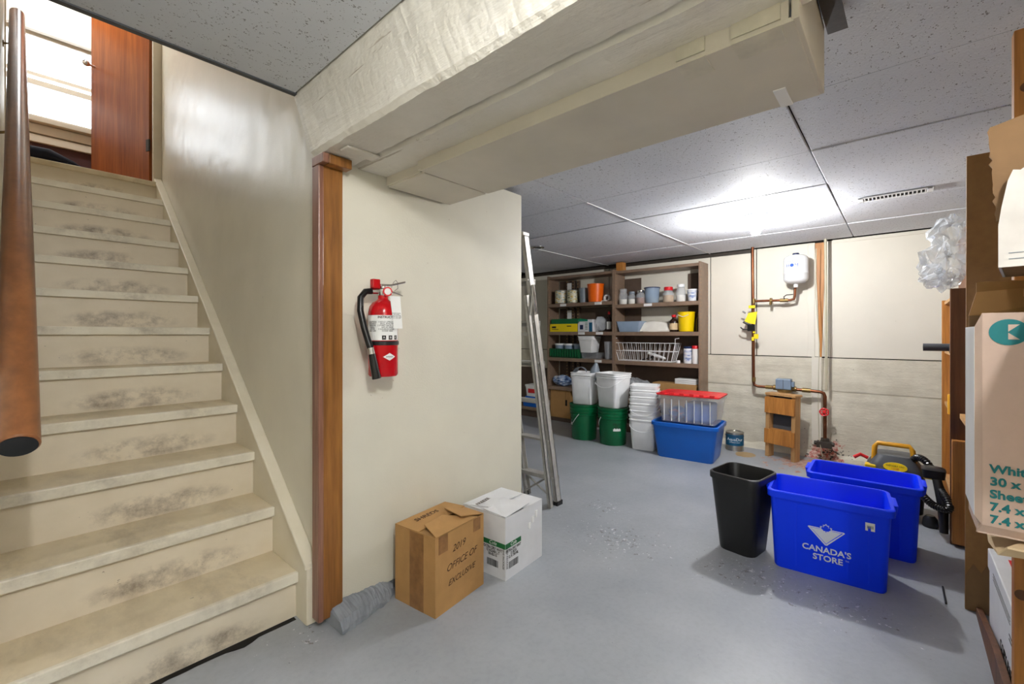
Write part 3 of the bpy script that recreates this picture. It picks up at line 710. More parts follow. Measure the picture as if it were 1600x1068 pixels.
# ------------------------------------------------------------------ folded step ladder at the end of the partition
ld = thing('step_ladder', 'folded aluminium step ladder leaning at the end of the partition wall', 'ladder', (2.53, 1.80, 0))
FB, FT = Vector((0, 0, .004)), Vector((-.365, 0, 1.84))
def rail_mb(b, tp, y, w, th, flip):
    dd = (tp-b).normalized(); nx = Vector((dd.z, 0, -dd.x))
    m_ = MB(); yv = Vector((0, th, 0))
    for (u0, u1, v0, v1) in ((-w/2, w/2, 0, .004), (-w/2, -w/2+.005, 0, th), (w/2-.005, w/2, 0, th)):
        lo = []
        for p in (b, tp):
            q = p + Vector((0, y, 0))
            lo.append([q+nx*u0+Vector((0, flip*v0, 0)), q+nx*u1+Vector((0, flip*v0, 0)), q+nx*u1+Vector((0, flip*v1, 0)), q+nx*u0+Vector((0, flip*v1, 0))])
        m_.loft(lo)
    return m_
for y, fl in ((0, 1), (.30, -1)):
    rail_mb(FB, FT, y, .05, .028, fl).build('front_rail', M_ALU, ld)
    rail_mb(Vector((-.085, 0, .004)), Vector((-.345, 0, 1.45)), y+.003*fl, .034, .022, fl).build('rear_rail', M_ALU, ld)
    MB().box(-.03, .032, y-.004, y+.03*fl+.004 if fl > 0 else y+.004, 0, .03).build('rubber_foot', M_BLACK, ld)
    MB().tube([(-.30, y-.004*fl, 1.52), (-.325, y-.006*fl, 1.32)], .007, 8).build('spreader_bar', M_CHROME, ld)
    MB().tube([(-.30, y-.004*fl, 1.52), (-.262, y-.006*fl, 1.33)], .007, 8).build('spreader_bar', M_CHROME, ld)
for k in range(6):
    z = .20+.27*k; c = FB+(FT-FB)*(z/1.84)
    MB().box(c.x-.035, c.x+.04, .004, .296, z-.006, z+.006).box(c.x+.034, c.x+.04, .004, .296, z-.028, z).build('step', M_ALU, ld)
for z in (.22, .75, 1.2):
    x = -.085-.26*(z/1.45)
    MB().box(x-.008, x+.008, .006, .297, z-.012, z+.012).build('rear_brace', M_ALU, ld)
MB().tube([(-.09, .02, .22), (-.05, .28, .05)], .007, 8).tube([(-.09, .28, .22), (-.05, .02, .05)], .007, 8).build('cross_brace', M_ALU, ld)
MB().box(-.405, -.34, -.006, .306, 1.825, 1.85).build('top_cap', M_ALU, ld, bevel=.004)

# ------------------------------------------------------------------ brown bookcases on the back wall
bx0, bx1 = 4.93, 5.185
def bookcase(label, yl, yr, levels, ztop, backs):
    t = thing('bookcase', label, 'bookcase', (bx0, yr, 0), group='brown bookcases on the back wall')
    w = yl-yr; D_ = bx1-bx0
    for y in (0, w-.02):
        sp = MB().box(0, D_, y, y+.02, 0, ztop+.012).build('side_panel', M_BROWNSHELF, t, bevel=.001)
        hm = MB()
        for k in range(44):
            z = .12+k*.042
            for x in (.02, D_-.03):
                hm.box(x-.004, x+.004, y-.0007, y+.0207, z-.004, z+.004)
        hm.build('peg_holes', M_TAN, sp, kind='stuff')
    for z in levels: MB().box(.002, D_-.004, .0205, w-.0205, z-.045, z).build('shelf', M_BROWNSHELF, t, bevel=.002)
    MB().box(.01, D_-.004, .0205, w-.0205, ztop-.033, ztop).build('top_board', M_BROWNSHELF, t, bevel=.002)
    MB().box(.03, .045, .0205, w-.0205, 0, .10).build('kick_board', M_BROWNDARK, t)
    for (y0, y1, z0, z1) in backs: MB().box(D_-.006, D_-.001, y0, y1, z0, z1).build('back_panel', M_BROWNDARK, t)
    return t
W1 = 1.05
bL = bookcase('left brown bookcase holding tins, an orange pot and a yellow box', 3.717, 2.687, (.478, .875, 1.23, 1.614), 1.99, [(.0205, .99, .05, 1.56), (.3, .99, 1.57, 1.75), (.72, .99, 1.57, 1.95)])
bR = bookcase('right brown bookcase holding glass jars, a yellow pail and a wire basket', 2.685, 1.64, (.40, .871, 1.225, 1.565), 1.98, [(.0205, 1.02, .05, 1.21), (.0205, .22, 1.2, 1.9), (.8, 1.02, 1.2, 1.9)])
for y in (.74, .66, .84):
    hs = MB()
    for k in range(44): hs.box(.205, .2115, y-.005, y+.005, .12+k*.042, .13+k*.042)
    MB().box(.212, .2475, y-.018, y+.018, .05, 1.94).build('slotted_upright', M_BROWNDARK, bL); hs.build('slots', M_TAN, bL, kind='stuff')
for z in (1.28, 1.66): MB().box(.200, .2045, .76, .83, z+.1, z+.25).build('card_strip', M_WPAPER, bL)
for (b_, y, z) in ((bL, .22, 1.614), (bL, .76, 1.614), (bL, .20, 1.23), (bL, .22, .875), (bR, .60, 1.565), (bL, .47, 1.23)):
    MB().box(-.0015, .002, y-.05, y+.05, z-.038, z-.006).build('shelf_label', M_WPAPER, b_)
MB().box(5.0, 5.09, 2.60, 2.69, 1.985, 2.095).build('wood_offcut', M_PINE, bevel=.003)
tag(bpy.data.objects['wood_offcut'], 'short orange wood offcut wedged between bookcase top and ceiling', 'wood block')
# low bench left of the bookcase
lbn = thing('low_shelf', 'low shelf board on a dark base seen between the ladder legs', 'shelf', (4.93, 3.735, 0))
MB().box(0, .25, 0, .9, .10, .145).build('board', M_BROWNSHELF, lbn, bevel=.002); MB().box(.03, .25, .02, .88, 0, .1).build('base', M_BROWNDARK, lbn)
MB().box(.24, .25, .02, .88, .145, .7).build('back_panel', M_BROWNDARK, lbn)

# ---- items on the shelves
XS = 5.02
def can(name, label, cat, y, z, r, h, mlab, lidm=None, x=XS):
    t = thing(name, label, cat, (x, y, z))
    MB().lathe([(r*.97, 0), (r, .004), (r, h-.004), (r*.97, h), (r*.93, h-.004), (.002, h-.005)], seg=22).build('can_body', lidm or M_TIN, t, smooth=True)
    MB().lathe([(r+.0008, .012), (r+.0008, h-.012)], seg=22, cap0=False, cap1=False).build('paper_label', mlab, t, smooth=True)
    return t
can('tin_can', 'yellow and white tin can leftmost on the top bookcase shelf', 'can', 3.545, 1.614, .082, .19, M_CAN1)
can('tin_can', 'olive labelled tin can between the yellow can and grey tumbler', 'can', 3.35, 1.614, .075, .183, M_CAN2)
def cup(name, label, cat, y, z, r0, r1, h, m, x=XS, rim=.004, lid=None, content=None, lidh=.018, group=None):
    t = thing(name, label, cat, (x, y, z), group=group)
    MB().lathe([(r0*.9, 0), (r0, .004), (r1, h-.008), (r1+rim, h-.008), (r1+rim, h), (r1-.003, h), (r0-.004, .008), (.002, .008)], seg=26).build('body', m, t, smooth=True)
    if content:
        mc, f = content
        MB().lathe([(r0-.006, .01), (r0+(r1-r0)*f-.006, h*f), (.003, h*f+.004)], seg=20).build('contents', mc, t, smooth=True)
    if lid: MB().lathe([(r1+rim+.002, h-.004), (r1+rim+.003, h+lidh-.004), (r1, h+lidh), (.003, h+lidh)], seg=26).build('lid', lid, t, smooth=True)
    return t
cup('plastic_tumbler', 'grey translucent tumbler left of the orange pot', 'tumbler', 3.18, 1.614, .05, .062, .195, M_GREYC)
cup('plant_pot', 'bright orange plastic pot on the top bookcase shelf', 'pot', 2.995, 1.614, .092, .108, .235, M_ORANGE)
t = thing('tape_roll', 'roll of white tape standing on edge beside the orange pot', 'tape', (XS, 2.825, 1.614))
n = 24; lo = []
for i in range(n):
    a = 2*PI*i/n; lo.append([(dx, r_*math.cos(a), .045+r_*math.sin(a)) for dx, r_ in ((-.02, .026), (-.02, .044), (.02, .044), (.02, .026))])
lo.append(lo[0]); MB().loft(lo, False, False).build('roll', M_WPAPER, t)
MB().extr([(-.02, .03, .01), (-.02, .14, .001), (-.02, .15, .001), (-.02, .04, .02)], (.04, 0, 0)).build('loose_end', M_WPAPER, t)
def pbox(name, label, cat, y0, y1, z0, z1, m, x0=4.95, x1=5.1, group=None):
    t = thing(name, label, cat, (x0, (y0+y1)/2, z0), group=group); h = (y1-y0)/2
    MB().box(0, x1-x0, -h, h, 0, z1-z0).build('carton', m, t, bevel=.002)
    return t
t = pbox('flat_carton', 'long yellow printed carton on the second shelf of the left bookcase', 'box', 3.235, 3.685, 1.23, 1.338, M_YEL)
MB().box(-.001, 0, -.13, -.06, .07, .082).build('printed_line', M_INK, t); MB().box(-.001, 0, .12, .19, .05, .075).build('printed_line', M_INK, t); MB().box(-.001, 0, .08, .19, .03, .037).build('printed_line', M_INK, t)
pbox('flat_carton', 'dark green carton lying on the yellow carton', 'box', 3.2, 3.66, 1.339, 1.405, M_GREEN)
t = pbox('flat_carton', 'white and teal printed carton at the right end of the yellow carton', 'box', 3.0, 3.225, 1.23, 1.39, M_CARDW)
MB().box(-.001, .03, -.04, .11, .135, .161).build('teal_stripe', M_TEAL, t); MB().box(-.001, .0, .03, .08, .03, .09).build('printed_mark', M_NAVY, t)
MB().box(-.001, 0, -.11, -.06, .0, .12).build('teal_stripe', M_PAINTBLUE, t)
for k in range(5): MB().box(-.001, 0, -.04, 0, .03+.02*k, .037+.02*k).build('printed_line', M_GREENINK, t)
o = blob((0, 0, .10), .09, .7, .8, 1.08, .03, 9, 3).build('plastic_bag', M_BAGP, smooth=False); o.location = (5.03, 2.92, 1.235); tag(o, 'crumpled clear plastic bag right of the teal carton', 'bag')
def bottle(label, y, z, r, h, m, capm, cat='bottle', x=XS, lab=None, name='bottle'):
    t = thing(name, label, cat, (x, y, z))
    MB().lathe([(r*.9, 0), (r, .006), (r, h*.6), (r*.75, h*.7), (r*.42, h*.78), (r*.40, h*.88)], seg=20).build('body', m, t, smooth=True)
    MB().lathe([(r*.5, h*.86), (r*.52, h*.88), (r*.52, h*.99), (r*.45, h)], seg=18).build('cap', capm, t, smooth=True)
    if lab: MB().lathe([(r+.001, h*.12), (r+.001, h*.5)], seg=20, cap0=False, cap1=False).build('paper_label', lab, t, smooth=True)
    return t
bottle('small dark bottle with red cap on the second shelf', 2.80, 1.23, .03, .255, M_DKBOT, M_RED, lab=M_WPAPER)
# shelf 3, left bay
t = thing('plastic_basket', 'dark green slatted plastic basket with lidded tubs', 'basket', (5.04, 3.44, .875))
lo = [rr(0, 0, .085, .235, .02, 0), rr(0, 0, .1, .255, .02, .125), rr(0, 0, .095, .25, .02, .125), rr(0, 0, .08, .23, .02, .006)]
MB().loft(lo).build('body', M_GREENB, t)
for k in range(12): MB().box(-.105, -.088, -.235+k*.041, -.215+k*.041, .02, .115).build('rib', M_GREEN, t)
for i, (y, w) in enumerate(((3.575, .075), (3.42, .07), (3.28, .06))):
    cup('lidded_tub', ('leftmost white-lidded tub in the green basket', 'middle white-lidded tub in the green basket', 'rightmost cloudy tub in the green basket')[i], 'tub', y, .883, w*.85, w*.93, .168, M_CLEARB, x=5.04, lid=(M_WHITE, M_WHITE, M_GREYC)[i], group='tubs in the green basket')
def sqpail(name, label, cat, loc, rz, hb, ht, h, m, r=.03, bail=True, lidrings=2, inner=True, dirbail=1, group=None):
    t = thing(name, label, cat, loc, rz, group=group)
    lo = [rr(0, 0, hb*.96, hb*.96, r, 0), rr(0, 0, hb, hb, r, .006)]
    zr = h-.055
    f = lambda z: hb+(ht-hb)*z/h
    lo.append(rr(0, 0, f(zr), f(zr), r, zr))
    for q in range(lidrings):
        z = zr+.022*q; lo += [rr(0, 0, f(z)+.007, f(z)+.007, r, z+.001), rr(0, 0, f(z)+.007, f(z)+.007, r, z+.008), rr(0, 0, f(z), f(z), r, z+.012)]
    lo += [rr(0, 0, ht+.006, ht+.006, r, h-.010), rr(0, 0, ht+.006, ht+.006, r, h), rr(0, 0, ht-.003, ht-.003, r, h)]
    lo += [rr(0, 0, hb-.004, hb-.004, r*.9, .01)] if inner else []
    MB().loft(lo).build('body', m, t, smooth=True)
    if bail:
        pts = [Vector((dirbail*(-.012-.11*math.sin(PI*k/10)) , (ht+.012)*math.cos(PI*k/10), h-.04-.02*math.sin(PI*k/10))) for k in range(11)]
        pts = [Vector((-(ht+.014)*min(1, 1.6*math.sin(PI*k/10)), (ht+.012)*math.cos(PI*k/10), h-.05-.09*math.sin(PI*k/10)*dirbail)) for k in range(11)]
        MB().tube(pts, .0035, 6).build('bail_handle', M_WHITE, t, smooth=True)
    return t
t = sqpail('food_pail', 'small square white bucket on a clear tub in the left bookcase', 'bucket', (5.04, 3.10, .957), 0, .09, .112, .215, M_WHITE, .02, False)
t = thing('food_tub', 'low clear tub under the small square white bucket', 'tub', (5.04, 3.05, .875))
MB().loft([rr(0, 0, .085, .115, .02, 0), rr(0, 0, .095, .13, .02, .08), rr(0, 0, .10, .135, .02, .08), rr(0, 0, .10, .135, .02, .082)]).build('body', M_CLEAR, t)
cup('plastic_tumbler', 'clear straight tumbler at the right end of the green basket shelf', 'tumbler', 2.80, .875, .05, .06, .228, M_CLEAR)
# shelf 4, left bay and bottom
o = blob((0, 0, .07), .09, .9, 1.9, .8, .02, 12, 8).build('parts_bag', M_STUFFBLUE); o.location = (5.04, 3.53, .483); tag(o, 'blue and white bag of small parts behind the ladder rail', 'bag')
t = thing('cardboard_box', 'tan cardboard box with a black hand hole low in the left bookcase', 'box', (4.95, 3.51, .055))
MB().box(0, .19, -.165, .165, 0, .37).build('carton', M_CARD, t, bevel=.002)
MB().box(-.0012, 0, -.115, -.085, .17, .25).build('hand_hole', M_HOLE, t, bevel=.0003); MB().box(-.001, 0, -.09, -.086, .25, .36).build('seam', M_CARDD, t)
t = thing('food_tub', 'white tub with red print seen between the ladder rails', 'tub', (5.05, 4.02, .146))
MB().loft([rr(0, 0, .09, .11, .03, .15), rr(0, 0, .1, .125, .03, .29), rr(0, 0, .105, .13, .03, .29), rr(0, 0, .105, .13, .03, .315), rr(0, 0, .06, .08, .03, .32)]).build('body', M_WHITE, t, smooth=True)
MB().box(-.101, -.097, -.09, .06, .2, .26).build('red_print', M_RED, t); MB().loft([rr(0, 0, .1, .16, .02, 0), rr(0, 0, .105, .17, .02, .085), rr(0, 0, .09, .12, .02, .149)]).build('blue_tray', M_TOTE, t)
# shelf 1, right bay
def jar(label, y, r, h, content, f, lid, z=1.565, lidh=.02):
    t = thing('glass_jar', label, 'jar', (XS, y, z))
    MB().lathe([(r*.92, 0), (r, .006), (r, h*.72), (r*.8, h*.82), (r*.72, h-.004), (r*.72, h)], seg=22).build('glass', M_GLASSY, t, smooth=True)
    MB().lathe([(r*.9, .004), (r*.94, .01), (r*.94, h*f), (.003, h*f+.004)], seg=18).build('contents', content, t, smooth=True)
    if lid: MB().lathe([(r*.78, h-.012), (r*.8, h-.01), (r*.8, h+lidh-.004), (r*.72, h+lidh), (.003, h+lidh)], seg=20).build('lid', lid, t, smooth=True)
    return t
jar('tall glass jar of white powder leftmost in the right bookcase', 2.60, .055, .175, M_JAMPOW, .36, M_GLASSY)
jar('shorter glass jar of white powder second in the jar row', 2.487, .046, .135, M_JAMPOW, .45, M_GREYC)
jar('glass jar of brown spice beside the white powder jars', 2.372, .052, .145, M_BROWNPOW, .5, M_CHROME)
cup('food_tub', 'clear tub of yellow meal with blue rim in the jar row', 'tub', 2.245, 1.565, .075, .088, .185, M_CLEARB, x=5.06, content=(M_YELPOW, .3), lid=M_NAVY, lidh=.008)
jar('glass jar of crumbs with red lid in the right bookcase', 2.03, .062, .15, M_TAN, .55, M_RED, lidh=.03)
jar('tall glass jar half full with white lid in the right bookcase', 1.885, .052, .18, M_JAMPOW, .42, M_WHITE)
cup('food_tub', 'small white printed tub rightmost in the jar row', 'tub', 1.755, 1.565, .045, .056, .125, M_BOTL, lid=M_WHITE, lidh=.01)
# shelf 2, right bay
t = thing('dish_tray', 'grey-blue translucent plastic tray on the right bookcase shelf', 'tray', (5.03, 2.50, 1.225))
MB().loft([rr(0, 0, .07, .13, .02, 0), rr(0, 0, .09, .165, .02, .13), rr(0, 0, .095, .17, .02, .13), rr(0, 0, .085, .16, .02, .128), rr(0, 0, .066, .126, .02, .006)]).build('body', M_CLEARB, t)
lo = []
for i in range(13):
    u = i/12; y = .22-.44*u; hgt = .115*math.sin(PI*(.12+.88*min(1, u*1.0)))**.6 if u < .98 else .004
    lo.append([(-.06, y, 0), (-.062, y, .012), (.0, y, .03+hgt*.8), (.07, y, .02+hgt), (.075, y, 0)])
o = crumple(MB().loft(lo), .006, 16, 5).build('paper_bag', M_JAMPOW, smooth=True); o.location = (5.05, 2.20, 1.228); tag(o, 'white paper bag slumped beside the grey-blue tray', 'bag')
bottle('dark bottle with red cap left of the yellow pail', 1.965, 1.225, .05, .195, M_DKBOT, M_RED, lab=M_CARDL)
t = cup('small_pail', 'yellow plastic pail in the right bookcase', 'pail', 1.825, 1.225, .078, .092, .222, M_YELP)
MB().tube([(-.094, .06, .19), (-.1, 0, .165), (-.094, -.06, .19)], .003, 6).build('bail_handle', M_WHITE, t)
bottle('dark narrow bottle right of the yellow pail', 1.69, 1.225, .026, .21, M_DKBOT, M_BROWNDARK)
# shelf 3, right bay: wire basket and jars
t = thing('wire_basket', 'white coated wire basket on the right bookcase shelf', 'basket', (5.045, 2.31, .874))
hb_, ht_, H_ = (.07, .33), (.095, .385), .215
bl = lambda f: (hb_[0]+(ht_[0]-hb_[0])*f, hb_[1]+(ht_[1]-hb_[1])*f, .003+H_*f)
for f in (0, .55, 1.0):
    a, b_, z = bl(f); MB().tube([(-a, -b_, z), (-a, b_, z), (a, b_, z), (a, -b_, z), (-a, -b_, z)], .0035, 6).build('rim_wire', M_WHITE, t)
for k in range(14):
    u = -1+2*k/13; a0, b0, z0 = bl(0); a1, b1, z1 = bl(1)
    MB().tube([(-a1, u*b1, z1), (-a0, u*b0, z0), (a0, u*b0, z0), (a1, u*b1, z1)], .0026, 6).build('wire', M_WHITE, t)
for s in (-1, 1):
    for k in range(4):
        x = -.06+.04*k; MB().tube([(x*bl(1)[0]/.07, s*bl(1)[1], bl(1)[2]), (x, s*bl(0)[1], .003)], .0026, 6).build('wire', M_WHITE, t)
    MB().tube([(-.09, s*.385, H_), (-.092, s*.385, H_+.055), (-.092, s*.385-.045, H_+.062)], .004, 6).build('hook', M_WHITE, t)
t = thing('spray_gun', 'black and white spray gun lying inside the wire basket', 'spray gun', (5.01, 2.17, .884))
MB().tube([(0, .10, .09), (0, .02, .065), (0, -.11, .03)], [.014, .022, .012], 10).build('body', M_WHITE, t, smooth=True)
MB().tube([(.0, .06, .03), (0, .03, .06)], .02, 10).tube([(0, .18, .006), (0, .06, .04)], .007, 8).build('handle', M_BLACK, t, smooth=True)
can('plastic_jar', 'white labelled jar with navy lid in the right bookcase', 'jar', 1.80, .871, .052, .165, M_BOTL, M_WHITE)
MB().lathe([(.05, .166), (.052, .168), (.052, .19), (.004, .192)], seg=22).build('lid', M_NAVY, bpy.data.objects['plastic_jar'], smooth=True)
t = can('canister', 'white canister with red lid at the right end of the basket shelf', 'canister', 1.712, .871, .036, .17, M_WPAPER, M_WHITE, x=4.99)
MB().lathe([(.038, .165), (.038, .195), (.034, .2), (.003, .2)], seg=22).build('lid', M_RED, t, smooth=True)
o = MB().lathe([(.02, 0), (.02, .026), (.017, .03), (.003, .03)], seg=16).build('plastic_stopper', M_WHITE, smooth=True); o.location = (4.97, 1.895, .871); tag(o, 'loose white bottle cap between wire basket and white jar', 'cap')
# bottom of right bay
t = thing('cardboard_box', 'open tan cardboard box behind the red-lidded bin', 'box', (4.955, 1.945, .40)); MB().box(0, .2, -.25, .25, 0, .235).build('carton', M_CARD, t, bevel=.003); 
o = MB()
for k in range(3): o.box(0, .14, -.115, .115, .02*k, .02*k+.017)
o = o.build('foam_tray_stack', M_WPAPER, bevel=.003); o.location = (4.965, 1.82, .637); tag(o, 'white foam trays stacked on the tan cardboard box', 'trays')
o = blob((0, 0, .09), .10, .7, 1.9, .9, .04, 9, 12).build('plastic_bag', M_BAGP); o.location = (5.06, 2.43, .47); tag(o, 'crumpled plastic bags behind the stacked white pails', 'bag')

# ------------------------------------------------------------------ pails, stack and bins on the floor
def round_pail(label, loc, rz, lab, spin):
    t = thing('plastic_pail', label, 'pail', loc, rz, group='dark green round pails')
    rb, rt_, h = .140, .158, .40; f = lambda z: rb+(rt_-rb)*z/h
    prof = [(rb*.95, 0), (rb, .008), (f(.28), .28)]
    for z in (.285, .32, .355): prof += [(f(z)+.010, z), (f(z)+.010, z+.010), (f(z)+.001, z+.014)]
    prof += [(rt_+.010, h-.012), (rt_+.010, h), (rt_-.006, h), (rt_-.01, h-.01), (.003, h-.012)]
    MB().lathe(prof, seg=36).build('body', M_GREEN, t, smooth=True)
    hp = []
    for k in range(13):
        a = PI*k/12; hp.append((-(.168)*math.sin(a)*math.cos(.75)+.0, .172*math.cos(a), .30-.15*math.sin(a)))
    MB().tube(hp, .004, 6).tube(hp[5:8], .009, 8).build('bail_handle', M_WHITE, t, smooth=True)
    arc(MB(), rb+.008, lab-.28, lab+.28, .16, .27, 8).build('paper_label', M_WPAPER, t)
    text('FRUIT\n FILL', .035, M_INK, t, 'lettering', (0, 0, 0), (1, 0, 0), (0, 1, 0), mapf=cyl_map(rb+.012, lab, .215), ext=.0002)
    return t
round_pail('dark green round pail under the leftmost white square pail', (4.36, 2.755, 0), -1.35, PI+.75+1.35-2.05+.5, 0)
round_pail('dark green round pail under the second white square pail', (4.36, 2.385, 0), -1.9, PI+.75+1.9+.05, 0)
sqpail('square_pail', 'leftmost white square pail standing on a green round pail', 'pail', (4.37, 2.745, .402), math.radians(12), .117, .135, .36, M_WHITE, .04, True, 2, dirbail=-.3, group='white square pails on green pails')
sqpail('square_pail', 'second white square pail on a green pail with a hanging handle', 'pail', (4.37, 2.385, .402), math.radians(-8), .122, .146, .372, M_WHITE, .04, True, 2, dirbail=1.2, group='white square pails on green pails')
o = MB()
lo = []
for k in range(11):
    a = PI*(k/10); lo.append([(.0+.03*math.sin(a*.5), .075*math.cos(a), .10+.085*math.sin(a)), (.12, .055*math.cos(a), .05+.06*math.sin(a)), (.125, .05*math.cos(a), .045+.055*math.sin(a)), (.008+.03*math.sin(a*.5), .07*math.cos(a), .095+.08*math.sin(a))])
o.loft(lo).build('scoop', M_GREYC, smooth=True)
o = bpy.data.objects['scoop']; o.location = (4.33, 2.78, .66); o.rotation_euler = (0, -.6, .3); tag(o, 'grey curved scoop sticking out of the leftmost white pail', 'scoop')
o = MB().tube([(0, 0, 0), (0, -.01, .12), (.01, -.02, .19)], [.06, .05, .015], 14).build('funnel', M_GREYC, smooth=True); o.location = (4.38, 2.63, .68); tag(o, 'grey pointed funnel between the scoop and second white pail', 'funnel')
pz = 0
lbs = ['bottom white square pail of the nested stack, standing on the floor', 'second lowest rim of the nested white pail stack', 'third rim up in the nested white pail stack', 'fourth rim up in the nested white pail stack', 'topmost pail of the nested white stack beside the bins']
for k in range(5):
    z = [0, .09, .16, .225, .29][k]
    t = sqpail('square_pail', lbs[k], 'pail', (4.40, 2.028, z+.004*k), math.radians(10+2*k), .113-.004*0, .138, .36, M_WHITE, .035, k in (0, 2), 1, dirbail=1.3, group='nested white square pails')
t = [o_ for o_ in bpy.data.objects if o_.get('label') == lbs[0]][0]
text('NIMBO', .04, M_GREYC, t, 'lettering', (-.129, .0, .255), (0, -1, 0), (0, 0, 1), ext=.0006)

def bin_box(name, label, cat, loc, rz, hb, ht, h, m, r=.035, rim=.012, inner_drop=.004, group=None):
    t = thing(name, label, cat, loc, rz, group=group)
    lo = [rr(0, 0, hb[0]*.98, hb[1]*.98, r, 0), rr(0, 0, hb[0], hb[1], r, .008), rr(0, 0, ht[0], ht[1], r, h-.035), rr(0, 0, ht[0]+rim, ht[1]+rim, r+rim*.5, h-.034),
          rr(0, 0, ht[0]+rim, ht[1]+rim, r+rim*.5, h-.004), rr(0, 0, ht[0]+rim-.004, ht[1]+rim-.004, r+rim*.5, h), rr(0, 0, ht[0]-.002, ht[1]-.002, r, h), rr(0, 0, ht[0]-.006, ht[1]-.006, r, h-.01),
          rr(0, 0, hb[0]-.006, hb[1]-.006, r*.9, .012)]
    MB().loft(lo).build('body', m, t, smooth=True)
    return t
# blue tote with clear bin on top
t = bin_box('storage_tote', 'mid blue storage tote on the floor under the clear bin', 'storage bin', (4.40, 1.575, 0), math.radians(6), (.185, .255), (.215, .295), .345, M_TOTE, .04, .014)
t = thing('storage_bin', 'clear storage bin with red lid standing on the blue tote', 'storage bin', (4.42, 1.555, .347), math.radians(5))
MB().loft([rr(0, 0, .165, .245, .03, 0), rr(0, 0, .185, .275, .03, .225), rr(0, 0, .195, .287, .03, .226), rr(0, 0, .195, .287, .03, .255), rr(0, 0, .188, .279, .03, .255), rr(0, 0, .16, .24, .03, .004)]).build('body', M_CLEAR, t, smooth=True)
for k in range(7):
    y = -.21+.07*k; MB().box(-.192, -.168, y-.0015, y+.0015, .01, .22).build('rib', M_WHITE, t)
li = MB()
li.loft([rr(0, 0, .2, .292, .03, .256), rr(0, 0, .2, .292, .03, .27), rr(0, 0, .17, .262, .03, .277), rr(0, 0, .15, .24, .03, .272)])
for k in range(6): li.box(-.206, -.18, -.25+k*.09, -.21+k*.09, .262, .285)
li.build('lid', M_RED, t, bevel=.002)
MB().box(-.15, .13, -.21, .03, .01, .19).build('contents', M_TOTE, t, bevel=.02); crumple(MB().sphere((0, .12, .07), .09, 14, 8, 1, 1, .8), .02, 12, 1).build('contents', M_PINKBLUE, t)
# paint can
t = thing('paint_can', 'teal labelled paint can on the floor by the back wall', 'paint can', (4.96, 1.305, 0))
MB().lathe([(.084, 0), (.088, .004), (.086, .01), (.086, .175), (.09, .178), (.09, .186), (.08, .186), (.078, .178), (.004, .178)], seg=30).build('can_body', M_TIN, t, smooth=True)
pl = arc(MB(), .0868, PI-1.0, PI+1.6, .055, .165).build('paper_label', M_PAINTBLUE, t, smooth=True)
text('AquaDur', .042, M_WPAPER, pl, 'lettering', (0, 0, 0), (1, 0, 0), (0, 1, 0), mapf=cyl_map(.088, PI+.28, .118), ext=.0002)
text('INTERIOR PAINT', .014, M_WPAPER, pl, 'lettering', (0, 0, 0), (1, 0, 0), (0, 1, 0), mapf=cyl_map(.088, PI+.28, .088), ext=.0002)
MB().tube([(0.0+.09*math.sin(a), .09*math.cos(a), .15) for a in [PI+PI*k/10*1.0 for k in range(11)]], .002, 6).build('bail_handle', M_IRON, t)
# black waste bin and the two recycling boxes
t = bin_box('waste_bin', 'black plastic waste bin left of the blue recycling boxes', 'waste bin', (2.715, .672, 0), math.radians(-9), (.105, .098), (.140, .128), .43, M_BLACK, .05, .008)
def recycling(label, loc, rz):
    t = bin_box('recycling_box', label, 'recycling box', loc, rz, (.135, .225), (.158, .240), .40, M_BLUE, .03, .014, group='blue recycling boxes')
    for s in (-1, 1):
        MB().loft([rr(0, s*.255, .06, .008, .006, .35), rr(0, s*.260, .07, .009, .008, .397), rr(0, s*.256, .065, .006, .005, .399)]).build('handle', M_BLUE, t, smooth=True)
    for y in (-.16, -.08, .13):
        x0 = -.137; MB().extr([(x0-.003, y-.003, .03), (x0-.003, y+.003, .03), (x0-.022, y+.006, .35), (x0-.022, y-.006, .35)], (.006, 0, 0)).build('rib', M_BLUE, t)
    return t
rb1 = recycling('blue recycling box with white logo in front', (2.765, .287, 0), math.radians(5))
rb2 = recycling('plain blue recycling box behind the logo box', (3.235, .172, 0), math.radians(1.5))
fx = lambda z: -(.135+(.158-.135)*(z/.365))-.0015
def fp(y, z): return Vector((fx(z), y, z))
upv = (fp(0, .3)-fp(0, .1)).normalized()
def decal(poly, nm, m, e=0): return MB().extr([fp(y, z)-Vector((e, 0, 0)) for y, z in poly], (-.0006, 0, 0)).build(nm, m, rb1)
decal([(.078, .248), (.074, .252), (-.066, .252), (-.070, .248), (.0, .170), (.008, .170)], 'logo_triangle', M_PALE)
decal([(.068, .2475), (-.06, .2475), (-.062, .246), (.004, .1755)], 'logo_inner_line', M_BLUE, .0004)
decal([(.065, .246), (-.057, .246), (.004, .179)], 'logo_triangle', M_PALE, .0008)
leaf = [(0, .28), (.006, .272), (.012, .274), (.011, .262), (.018, .265), (.024, .262), (.022, .256), (.026, .252), (.014, .243), (.015, .239), (.002, .240), (.002, .232)]
leaf = leaf + [(-y, z) for y, z in reversed(leaf[1:])]
s_ = 1.12
decal([(y*1.02+.004, .254+(z-.256)*.98) for y, z in leaf], 'logo_leaf_edge', M_PALE, .0012)
decal([(y*.78+.004, .254+(z-.256)*.76) for y, z in leaf], 'logo_leaf', M_BLUE, .0018)
text("CANADA'S", .040, bold=.022, m=M_PALE, parent=rb1, name='lettering', o=fp(.004, .143)-Vector((.001, 0, 0)), xd=(0, -1, 0), yd=upv, ext=.0006) #, M_PALE, rb1, 'lettering', fp(.004, .143)-Vector((.001, 0, 0)), (0, -1, 0), upv, ext=.0006, sx=1.0)
